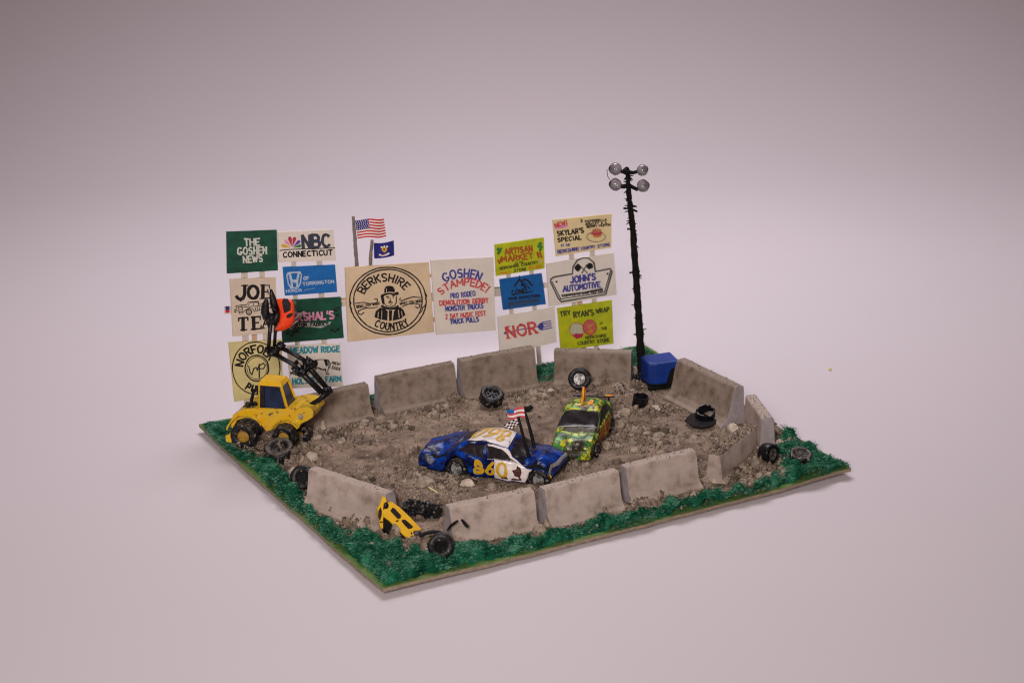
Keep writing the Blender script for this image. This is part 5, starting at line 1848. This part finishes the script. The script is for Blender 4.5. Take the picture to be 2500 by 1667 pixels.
# flags on the bonnet (poles rise from the scuttle)
mw = Matrix.Translation(cpos) @ car.rotation_euler.to_matrix().to_4x4()
inv_ = mw.inverted()
fa0 = mw @ Vector((1.0, -.30, 1.0))
CC = crop(1000, 970, 5.88)
for (pts_, w_, cor, kind) in (
        ([(1718, 880), (1690, 770), (1640, 600), (1598, 430), (1560, 275)], 0, [(1352, 385), (1535, 312), (1572, 395), (1405, 462)], 'check'),
        ([(1790, 720), (1765, 600), (1720, 420), (1660, 230), (1635, 150)], .35, [(1400, 172), (1640, 140), (1660, 300), (1408, 305)], 'stripe')):
    dpt = w_
    Vc = lambda x, y, d=0.0, dpt=dpt: V(*CC(x, y), fa0, dpt + d)
    b = MB()
    b.tube([inv_ @ Vc(x, y) for x, y in pts_], [.06, .06, .055, .05, .04], 8)
    fpole = b.build('flag_pole', M['black'], car)
    nx_, ny_ = (6, 4) if kind == 'check' else (10, 5)
    f, fs, mi_ = [], [], []
    for j in range(ny_ + 1):
        for i in range(nx_ + 1):
            u, v = i / nx_, j / ny_
            x = (cor[0][0] * (1 - u) + cor[1][0] * u) * (1 - v) + (cor[3][0] * (1 - u) + cor[2][0] * u) * v
            y = (cor[0][1] * (1 - u) + cor[1][1] * u) * (1 - v) + (cor[3][1] * (1 - u) + cor[2][1] * u) * v + 14 * math.sin(u * 6) * (1 - u * .4)
            f.append(inv_ @ Vc(x, y, -.02 + .06 * math.sin(u * 5)))
    for j in range(ny_):
        for i in range(nx_):
            a = j * (nx_ + 1) + i
            fs.append((a, a + nx_ + 1, a + nx_ + 2, a + 1))
            mi_.append((i + j) % 2 if kind == 'check' else (2 if (i < 4 and j < 2) else (0 if j % 2 == 0 else 1)))
    mts = [M['ink'], M['flag_white']] if kind == 'check' else [M['ink_red'], M['flag_white'], M['sblue']]
    o = mk('flag', f, fs, mts, fpole, midx=mi_)
    s = o.modifiers.new('solid', 'SOLIDIFY'); s.thickness = .015

# green camouflage car ------------------------------------------------
ga = G(1450, 1122); gb = G(1500, 1036)
hd = math.atan2(ga.y - gb.y, ga.x - gb.x)
side = Vector((-math.sin(hd), math.cos(hd), 0))     # its left
cpos = (ga + gb) / 2 - side * .68
cpos.z = dz(cpos.x, cpos.y) - .16
gcar = empty('derby_car', cpos, 'green and yellow camouflage derby car with an upright orange fin on its roof', 'car', rot=(R(2), R(2.5), hd))
gcar.scale = (.84, .84, .84)
hl = ((ga - gb).length / 2 + .22) / .84
s0 = hl / 2.42
KG = [(x * s0, a, b_ * 1.04, c * 1.06, d * .94, e * .98) for (x, a, b_, c, d, e) in [(-2.42, .30, .66, .76, .78, .6), (-2.2, .22, .84, .96, .88, .7), (-1.7, .2, .90, 1.05, .90, .70), (-1.3, .2, .92, 1.28, .93, .66), (-.85, .2, .92, 1.46, .94, .68),
      (-.2, .2, .90, 1.52, .95, .69), (.15, .2, .88, 1.44, .95, .69), (.95, .2, .86, 1.00, .93, .74), (1.6, .2, .80, .94, .90, .74), (2.1, .2, .70, .84, .88, .74), (2.36, .22, .60, .68, .82, .66), (2.42, .26, .50, .58, .76, .6)]]
BG = Body(KG, None, None); BG.ar = (-hl * .6, hl * .6); BG.r = .38; BG.dent = .085; BG.seed = 11
BG.dents = [(hl, .3, .7, .5, -.15, 0, -.05), (hl * .8, -.5, .8, .4, -.05, .05, -.08)]
vs, fs = BG.mesh()
mk('body', vs, fs, M['camo'], gcar, True)
BG.patch('windscreen', gcar, 'glass', [(.22 * s0, 2.05), (.22 * s0, 3.95), (.86 * s0, 4.45), (.86 * s0, 1.55)], .014, 16)
wv_ = BG.patch('side_window', gcar, 'black', [(-1.2 * s0, 4.85), (-.9 * s0, 4.25), (.05 * s0, 4.2), (.75 * s0, 4.85)], .016, 8)
BG.patch('side_window', gcar, 'black', [(-1.2 * s0, 1.15), (-.9 * s0, 1.75), (.05 * s0, 1.8), (.75 * s0, 1.15)], .016, 8)
BG.patch('rear_window', gcar, 'glass', [(-1.65 * s0, 1.8), (-1.65 * s0, 4.2), (-1.05 * s0, 3.95), (-1.05 * s0, 2.05)], .014, 10)
BG.patch('lower_trim', gcar, 'black', [(1.0 * s0, 5.3), (1.0 * s0, 5.92), (2.3 * s0, 5.9), (2.3 * s0, 5.5)], .014, 5)
BG.patch('lower_trim', gcar, 'black', [(-1.9 * s0, 5.2), (-1.9 * s0, 5.8), (-1.2 * s0, 5.8), (-1.2 * s0, 5.2)], .014, 5)
BG.patch('windscreen_edge', gcar, 'silver', [(.86 * s0, 1.55), (.86 * s0, 4.45), (.92 * s0, 4.5), (.92 * s0, 1.5)], .02, 16)
BG.patch('pillar', gcar, 'silver', [(.10 * s0, 4.08), (.10 * s0, 4.16), (.95 * s0, 4.76), (.95 * s0, 4.62)], .02, 4)
BG.patch('pillar', gcar, 'silver', [(.10 * s0, 1.92), (.10 * s0, 1.84), (.95 * s0, 1.24), (.95 * s0, 1.38)], .02, 4)
ik = Ink(lambda x, y, o: BG.P(x, y, .014 + o), 8, base=.006)
rq = random.Random(2)
for i in range(16):
    x = (-1.1 + i * .13) * s0
    ik.stroke([(x, 5.05 + rq.uniform(0, .15)), (x + .03, 5.3), (x + rq.uniform(-.05, .05), 5.55 + rq.uniform(0, .25))], .05, rq.choice(['ink_orange', 'ink_brown', 'num', 'ink_brown']), 'side_stripes', jit=.02)
for (nm, mt), mb2 in ik.d.items(): mk(nm, mb2.V, mb2.F, M[mt], gcar)
# roof paint and fin
ik = Ink(lambda x, y, o: BG.P(x, y, .01 + o), 9, base=.004)
ik.fill([(-.55 * s0, 2.6), (-.2 * s0, 2.3), (.08 * s0, 2.8), (.0, 3.3), (-.2 * s0, 3.6), (-.6 * s0, 3.5), (-.75 * s0, 3.0)], 'fin', 'fin_paint', jit=.03)
for (nm, mt), mb2 in ik.d.items(): mk(nm, mb2.V, mb2.F, M[mt], gcar)
b = MB()
b.prism([(-.55, -.03, 1.4), (-.05, -.03, 1.4), (-.10, -.03, 1.70), (-.42, -.03, 2.12), (-.50, -.03, 2.16), (-.58, -.03, 2.08)], (0, .07, 0))
bevel(b.build('roof_fin', M['fin'], gcar), .015, 1)
b = MB(); b.box((-hl * .97, 0, 1.12), (.07, 1.7, .06)); b.box((-hl * .97, -.6, 1.02), (.07, .07, .2)); b.box((-hl * .97, .6, 1.02), (.07, .07, .2))
o = bevel(b.build('spoiler', M['black'], gcar), .02, 2)
b = MB(); b.box((-hl * .97, .62, 1.17), (.11, .28, .02)); b.build('spoiler_stripe', M['fin'], o)
for y_, mt in ((-.52, 'ink_green'), (.18, 'camo'), (.52, 'camo')):
    b = MB(); b.ball((hl * .93, y_, .66), .19, 10, jit=.03, sc=(.7, 1, .8)); b.build('headlight', M[mt], gcar, True)
b = MB(); b.box((hl * .96, 0, .42), (.16, 1.35, .16)); bevel(b.build('bumper', M['rim_dark'], gcar), .04, 2)
b = MB(); b.box((0, 0, .22), (hl * 1.7, 1.45, .18)); b.build('chassis', M['black_m'], gcar)
car_wheels(gcar, BG, .32, .24, .78, 'rim_dark', 'tyre_dusty', 5)

# yellow wreck lying over the front barriers ---------------------------
wp = G(975, 1315)
CWk = crop(880, 1190, 7.84)
yw = empty('wrecked_car', wp, 'small yellow wrecked car tipped on its side between two front barriers', 'car')
# the visible side leans back: plane through its lower edge, tilted
Nw = (FH * .72 + Vector((0, 0, -.55)) - RH * .22).normalized()
P0w = V(*CWk(900, 780), wp, .25)


def WR(x, y, d=0.0):
    r = ray(*CWk(x, y))
    return CAM + r * ((P0w + Nw * d - CAM).dot(Nw) / r.dot(Nw))


b = MB()
outer = [(540, 280), (610, 275), (760, 390), (900, 520), (1040, 660), (1160, 790), (1130, 805), (1030, 820), (1000, 850), (1050, 940), (960, 960), (850, 930), (700, 790), (560, 640), (450, 560), (420, 450), (470, 400)]
bevel_o = MB(); bevel_o.prism([WR(*p) for p in outer], Nw * .16)
bo = bevel(bevel_o.build('side_panel', M['yellow_c'], yw, origin=wp), .03, 2)
for nm, pl in (('side_window', [(610, 380), (650, 390), (780, 530), (770, 580), (720, 600), (660, 540), (570, 440)]), ('side_window', [(800, 610), (860, 610), (1010, 740), (990, 775), (920, 790), (850, 720), (785, 640)])):
    b = MB(); b.prism([WR(*p, -.012) for p in pl], Nw * .03); b.build(nm, M['glass'], yw, origin=wp)
# front end turns away to the left
b = MB()
fr_ = [(430, 180), (470, 200), (500, 260), (450, 300), (430, 400), (450, 520), (430, 600), (420, 760), (390, 740), (370, 620), (330, 500), (320, 400), (370, 300)]
b.prism([WR(x, y, .05) for x, y in fr_], Nw * .14)
bevel(b.build('front_panel', M['yellow_c'], yw, origin=wp), .02, 2)
b = MB(); b.prism([WR(*p, .035) for p in [(385, 370), (412, 450), (405, 540), (370, 640), (340, 540), (345, 440)]], Nw * .03); b.build('windscreen', M['glass'], yw, origin=wp)
b = MB(); b.ball(WR(490, 350, -.01), .085, 8, sc=(1, .7, 1.3)); b.build('headlight', M['glass'], yw, True, origin=wp)
b = MB(); b.ball(WR(1085, 865, 0), .10, 8, sc=(1.2, .7, .6)); b.build('tail_light', M['rim_dark'], yw, True, origin=wp)
b = MB()
b.prism([WR(*p, .06) for p in [(450, 560), (560, 650), (700, 800), (820, 920), (700, 930), (560, 900), (470, 800), (430, 690)]], Nw * .35)
b.build('underside', M['black_m'], yw, origin=wp)
b = MB()
b.prism([WR(*p, .30) for p in [(600, 290), (1150, 800), (1060, 900), (900, 800), (520, 480)]], Nw * .35)
b.build('cabin', M['black'], yw, origin=wp)
b = MB()
pa = [WR(*p, -.12) for p in [(1000, 1050), (1100, 960), (1230, 880), (1380, 845), (1500, 850), (1620, 890)]]
b.tube(pa, [.035, .05, .06, .06, .055, .03], 7); b.build('bent_bumper', M['black'], yw, origin=wp)
b = MB()
b.prism([WR(*p, .0) for p in [(1190, 980), (1290, 900), (1335, 950), (1330, 1010), (1260, 1030)]], Nw * .12); b.build('fender', M['yellow'], yw, origin=wp)
b = MB()
for q_ in range(46):
    x_, y_ = rq.uniform(430, 900), 0
    y_ = 600 + (x_ - 430) * .62 + rq.uniform(0, 150)
    b.ball(WR(x_, y_, rq.uniform(.1, .4)), rq.uniform(.03, .09), 5, jit=.06)
for q_ in range(7):
    x_ = rq.uniform(480, 1200); y_ = 640 + (x_ - 480) * .5
    a_ = WR(x_, y_, .1)
    b.tube([a_, a_ + Vector((rq.uniform(-.2, .2), rq.uniform(-.2, .2), rq.uniform(0, .12))), a_ + Vector((rq.uniform(-.4, .4), rq.uniform(-.3, .3), rq.uniform(-.05, .1)))], .025, 5)
b.build('torn_parts', M['black_m'], yw, origin=wp)
# black burnt wreckage beside it
p = G(1040, 1262); p.z = dz(p.x, p.y)
b = MB()
WV = lambda x, y, d=0: V(*CWk(x, y), p, d)
for i in range(85):
    t_ = rq.random()
    b.ball(WV(900 + 580 * t_, rq.uniform(270 + 110 * t_, 420 + 190 * t_), rq.uniform(0, .4)), rq.uniform(.06, .15), 6, jit=.11)
o = b.build('burnt_scrap', M['tyre'], origin=p); o.location = p
tag(o, 'charred black lump of wreckage behind the yellow wreck', 'scrap')
p = G(1115, 1275)
b = MB()
WV2 = lambda x, y, d=0: V(*CWk(x, y), G(1115, 1335), d)
ptb = WV2(1660, 800)
for ll in ([(1660, 820), (1720, 720), (1790, 680), (1860, 620)], [(1935, 600), (1985, 670), (2045, 750)]):
    b.tube([WV2(x, y, .12) for x, y in ll], [.03, .04, .045, .03][:len(ll)], 6, jit=.02)
o = b.build('bent_wire', M['black_m'], origin=ptb); o.location = ptb
tag(o, 'bent black wire hook against the front barrier by the yellow wreck', 'wire')

# ------------------------------------------------------------------ loader with the crushed orange car
lp = G(650, 1092); lp.z = dz(lp.x, lp.y)
ld = empty('loader', lp, 'yellow loader tractor with a blue tinted cab reaching up with a black jointed boom', 'loader')
CL = crop(540, 680, 3.563)
hl_ = math.atan2(RH.y, RH.x) - R(16)
LX = Vector((math.cos(hl_), math.sin(hl_), 0)); LY = Vector((-LX.y, LX.x, 0))
# near side plane: passes through the near wheels
nsp = G(650, 1094); nsp.z = lp.z
def LS(x, y, d=0.0):
    """crop pixel -> point on the loader's near side plane moved d away from the viewer"""
    r = ray(*CL(x, y)); N_ = LY
    return CAM + r * ((nsp + N_ * d - CAM).dot(N_) / r.dot(N_))


b = MB()
side_ = [(100, 1190), (160, 1150), (235, 1130), (340, 1135), (520, 1140), (640, 1120), (700, 1130), (770, 1150), (785, 1200), (740, 1240), (690, 1260), (680, 1290), (660, 1310), (640, 1290), (610, 1262), (560, 1250), (500, 1262), (455, 1310), (395, 1325), (355, 1280), (290, 1225), (215, 1205), (140, 1230), (95, 1300), (80, 1260)]
b.prism([LS(*p, .12) for p in side_], LY * 1.25)
bevel(b.build('body', M['yellow'], ld, origin=lp), .06, 2)
# fenders: curved sheets over the near wheels
for c, rr2, a0, a1, wdt in (((205, 1345), 150, 190, 335, .42), ((560, 1350), 118, 200, 335, .32)):
    b = MB(); vs, fs = [], []
    n_ = 16
    for i in range(n_ + 1):
        a = R(a0 + (a1 - a0) * i / n_)
        for rr3 in (rr2, rr2 + 14):
            for d in (-.06, wdt):
                p = LS(c[0] + rr3 * math.cos(a), c[1] + rr3 * math.sin(a), d)
                vs.append(p + noise.noise_vector(p * 4) * .03)
    for i in range(n_):
        q_ = i * 4; w_ = q_ + 4
        fs += [(q_, q_ + 1, w_ + 1, w_), (q_ + 2, w_ + 2, w_ + 3, q_ + 3), (q_, w_, w_ + 2, q_ + 2), (q_ + 1, q_ + 3, w_ + 3, w_ + 1)]
    b.add(vs, fs); b.build('fender', M['yellow'], ld, True, origin=lp)
# bonnet lump at the right, grille
b = MB(); b.prism([LS(*p, -.02) for p in [(640, 1150), (680, 1120), (745, 1118), (785, 1125), (805, 1160), (795, 1205), (740, 1235), (680, 1200)]], LY * .7)
bevel(b.build('bonnet', M['yellow'], ld, origin=lp), .07, 3)
b = MB(); b.ball(LS(693, 1200, -.05), .085, 7, sc=(1, .5, 1.1)); b.build('headlight', M['silver'], ld, True, origin=lp)
b = MB(); b.prism([LS(*p, .05) for p in [(45, 1370), (80, 1355), (95, 1400), (85, 1420), (50, 1412)]], LY * .5); bevel(b.build('counterweight', M['yellow'], ld, origin=lp), .03, 2)
# wheels
wr = empty
for (x, y, r_w, d, lab) in ((205, 1362, .46, .0, 0), (556, 1368, .40, .0, 1), (250, 1330, .46, 1.2, 2), (690, 1345, .40, 1.1, 3)):
    c = LS(x, y, d)
    wroot = bpy.data.objects.new('wheel', None); COL.objects.link(wroot); wroot.parent = ld
    wroot.location = c - lp
    wroot.rotation_euler = ((-LY if d < .5 else LY)).to_track_quat('Z', 'Y').to_euler()
    b = MB(); r = r_w; w = .36
    b.lathe([(r * .45, -w / 2), (r * .9, -w / 2), (r, -w * .3), (r, w * .3), (r * .9, w / 2), (r * .45, w / 2 * .8)], 32, closed=True, jit=.03)
    for k_ in range(32):
        if k_ % 2:
            for j_ in (2, 3): b.V[j_ * 32 + k_].x *= .94; b.V[j_ * 32 + k_].y *= .94
    b.build('tyre', M['tyre_dusty'], wroot, True)
    b = MB(); b.lathe([(r * .46, w * .2), (r * .44, w * .42), (r * .30, w * .5), (.001, w * .5)], 20); b.build('hub', M['hub_yellow'], wroot, True)
# cab: near face + right face + roof
CH = 1.0
nb = [LS(*p, .18) for p in [(332, 1132), (575, 1142)]]
nt_ = [LS(*p, .28) for p in [(335, 925), (520, 940)]]
ft = [LS(610, 885, .28) for _ in (0,)][0]
dv_ = LY * .80
b = MB()
lowc = [nb[0], nb[1], nb[1] + dv_, nb[0] + dv_]
dt_ = LY * .62
hic = [nt_[0], nt_[1], nt_[1] + dt_, nt_[0] + dt_]
# pillars
for a, c in zip(lowc, hic):
    b.tube([a, c], .055, 4)
b.tube([lowc[0], lowc[1]], .06, 4); b.tube([lowc[1], lowc[2]], .06, 4)
b.build('cab_frame', M['yellow'], ld, origin=lp)
b = MB()
b.add(lowc + hic, [(0, 1, 5, 4), (2, 3, 7, 6), (3, 0, 4, 7)]); b.build('side_window', M['glassblue'], ld, origin=lp)
b = MB(); b.add([lowc[1], lowc[2], hic[2], hic[1]], [(0, 1, 2, 3)]); b.build('front_window', M['glassblue'], ld, origin=lp)
b = MB(); a0, a1 = lowc[0].lerp(lowc[1], .0), hic[0]
b.add([a0 - LY * .03, a0.lerp(lowc[1], .2) - LY * .03, hic[0].lerp(hic[1], .22) - LY * .03, a1 - LY * .03, a0 + LY * .03, a0.lerp(lowc[1], .2) + LY * .03, hic[0].lerp(hic[1], .22) + LY * .03, a1 + LY * .03], [(0, 1, 2, 3), (7, 6, 5, 4), (0, 4, 5, 1), (2, 6, 7, 3), (1, 5, 6, 2), (0, 3, 7, 4)])
b.build('door_pillar', M['black'], ld, origin=lp)
b = MB()
rfz = Vector((0, 0, .10))
e_ = LX * .06
top = [hic[0] - e_ - LY * .06, hic[1] + e_ - LY * .06, hic[2] + e_ + LY * .05, hic[3] - e_ + LY * .05]
cen = sum(top, Vector()) / 4
up4 = [cen.lerp(p, .80) + Vector((0, 0, .17)) for p in top]
b.add(top + up4, [(3, 2, 1, 0), (4, 5, 6, 7), (0, 1, 5, 4), (1, 2, 6, 5), (2, 3, 7, 6), (3, 0, 4, 7)])
bevel(b.build('cab_roof', M['yellow_c'], ld, origin=lp), .03, 2)
b = MB(); b.tube([LS(262, 1115, .3), LS(268, 1050, .3), LS(285, 960, .3)], [.05, .06, .035], 7, jit=.02); b.build('exhaust', M['black_m'], ld, origin=lp)
b = MB()
for i in range(16): b.ball(LS(rq.uniform(190, 300), rq.uniform(1085, 1130), rq.uniform(.2, .6)), rq.uniform(.04, .09), 5, jit=.04)
b.build('engine_clutter', M['tyre'], ld, origin=lp)
# boom
b = MB()
BMp = lambda x, y, d=0: LS(x, y, .35 + d)
b.tube([BMp(650, 1165), BMp(760, 1110), BMp(860, 1045), BMp(905, 1000)], [.10, .085, .07, .07], 9, jit=.01)
b.tube([BMp(680, 1175, .3), BMp(800, 1095, .3), BMp(960, 975, .3)], .07, 9)
b.build('lower_boom', M['black'], ld, True, origin=lp)
b = MB()
b.tube([BMp(875, 990), BMp(730, 850), BMp(690, 815)], [.105, .10, .10], 9)
b.tube([BMp(930, 965, .25), BMp(780, 790, .25), BMp(755, 745, .25)], [.09, .095, .09], 9)
b.tube([BMp(690, 800), BMp(610, 735), BMp(470, 660)], [.07, .075, .08], 9)
b.tube([BMp(755, 730, .25), BMp(640, 660, .25), BMp(500, 590, .25)], [.07, .075, .08], 9)
b.build('upper_boom', M['black'], ld, True, origin=lp)
b = MB()
for (x, y, d, r) in ((905, 985, .1, .13), (935, 965, .2, .1), (690, 815, 0, .17), (740, 780, .15, .16), (755, 715, .25, .12), (650, 790, 0, .1), (460, 640, .05, .16), (510, 590, .25, .14), (410, 615, 0, .12), (775, 745, .2, .1)):
    b = MB(); b.ball(BMp(x, y, d), r * .95, 9, jit=.11, sc=(1.15, .9, .95))
    for q_ in range(4):
        jp = BMp(x, y, d) + Vector((rq.uniform(-1, 1), rq.uniform(-1, 1), rq.uniform(-1, 1))) * r * .8; b.box(jp, (r * .9, r * .5, r * .4), rot=Matrix.Rotation(rq.uniform(0, 3), 3, 'Y'))
    b.build('boom_joint', M['black'], ld, True, origin=lp)
b = MB()
b.tube([BMp(412, 610), BMp(420, 500), BMp(432, 380)], .068, 8)
b.tube([BMp(462, 590, .2), BMp(470, 480, .2), BMp(478, 390, .2)], .06, 8)
b.build('stick', M['black'], ld, True, origin=lp)
# grapple
b = MB()
GR = lambda x, y, d=0: LS(x, y, .45 + d)
b.tube([GR(400, 345), GR(380, 290), GR(385, 220), GR(398, 180)], [.13, .14, .11, .06], 8, jit=.03)
b.tube([GR(480, 300, .2), GR(455, 210, .2), GR(438, 130, .2), GR(435, 90, .2)], [.12, .13, .09, .04], 8, jit=.03)
b.tube([GR(400, 330), GR(450, 345), GR(500, 370)], [.14, .15, .12], 8, jit=.03)
b.tube([GR(440, 380, -.1), GR(480, 350, -.1), GR(495, 300, -.1)], [.12, .12, .08], 8, jit=.03)
b.tube([GR(470, 400), GR(490, 420), GR(480, 455)], [.07, .06, .03], 6, jit=.02)
b.tube([GR(430, 240), GR(500, 300)], .035, 6)
b.build('grapple', M['black'], ld, True, origin=lp)

# the orange car shell held in the grapple
oc0 = GR(560, 320, .1)
oc = empty('crushed_car', oc0, 'crushed orange car body hanging in the loader grapple', 'car')
GO = lambda x, y, d=0: LS(x, y, .4 + d)
b = MB()
sh = [(478, 180), (540, 172), (610, 180), (632, 215), (640, 290), (640, 370), (605, 425), (540, 455), (475, 462), (465, 440), (490, 410), (505, 350), (505, 270), (490, 220)]
cx0, cy0 = 560, 320
vs, fs = [], []
lay = [(.0, .86), (.0, 1.0), (.30, 1.04), (.62, .9)]
nS = len(sh)
dd = [(-.12, .62), (-.02, .92), (.12, 1.0), (.5, 1.0), (.72, .86)]
for (d, s) in dd:
    for (x, y) in sh:
        vs.append(GO(cx0 + (x - cx0) * s, cy0 + (y - cy0) * s, d))
for l in range(len(dd) - 1):
    for i in range(nS):
        a = l * nS + i; b2 = l * nS + (i + 1) % nS
        fs.append((a, b2, b2 + nS, a + nS))
fs.append(tuple(range(nS - 1, -1, -1))); fs.append(tuple((len(dd) - 1) * nS + i for i in range(nS)))
mk('body', vs, fs, M['orange'], oc, True, origin=oc0)
b = MB(); b.prism([GO(*p, -.135) for p in [(528, 200), (540, 178), (575, 180), (600, 225), (605, 275), (560, 298), (545, 300)]], LY * .05); b.build('windscreen', M['glass'], oc, origin=oc0)
b = MB(); b.prism([GO(*p, -.135) for p in [(565, 325), (590, 305), (615, 300), (618, 320), (600, 340), (575, 345)]], LY * .05); b.build('side_window', M['glass'], oc, origin=oc0)
b = MB()
for i in range(26): b.ball(GO(rq.uniform(628, 650), rq.uniform(190, 380), rq.uniform(.1, .6)), rq.uniform(.03, .07), 5, jit=.04)
b.build('crushed_edge', M['rim_dark'], oc, origin=oc0)
b = MB()
b.tube([GO(640, 350, .2), GO(690, 310, .15), GO(722, 290, .1)], .022, 6); b.tube([GO(650, 335, .2), GO(700, 300, .2), GO(720, 285, .2)], .018, 6); b.tube([GO(605, 410, .2), GO(660, 370, .2)], .03, 6)
b.build('loose_rod', M['silver'], oc, origin=oc0)

# ------------------------------------------------------------------ odd bits
p = G(1057, 1198); p.z = dz(p.x, p.y) + .03
b = MB(); b.tube([G(1047, 1192) - p + Vector((0, 0, .05)), G(1069, 1205) - p + Vector((0, 0, .05))], .03, 6)
for v_ in b.V: v_.z = v_.z * .5 + .02
o = b.build('straw', M['paper_yel']); o.location = p
tag(o, 'short yellow straw splinter lying on the dirt behind the front barriers', 'straw')
p = Gz(2026, 902, .03)
b = MB(); b.ball((0, 0, .04), .06, 6, jit=.03); o = b.build('crumb', M['paper_yel']); o.location = (p.x, p.y, 0)
tag(o, 'single yellow crumb on the white paper beyond the board', 'crumb')
p = G(1507, 862, .2); b = MB()
for i in range(160):
    a = rq.uniform(0, 2 * PI); q_ = Vector((rq.gauss(0, .2), rq.gauss(0, .12), rq.uniform(0, .2)))
    b.tube([q_, q_ + Vector((math.cos(a) * .1, math.sin(a) * .1, .05)), q_ + Vector((math.cos(a + 1) * .16, math.sin(a + 1) * .16, .02))], .008, 3)
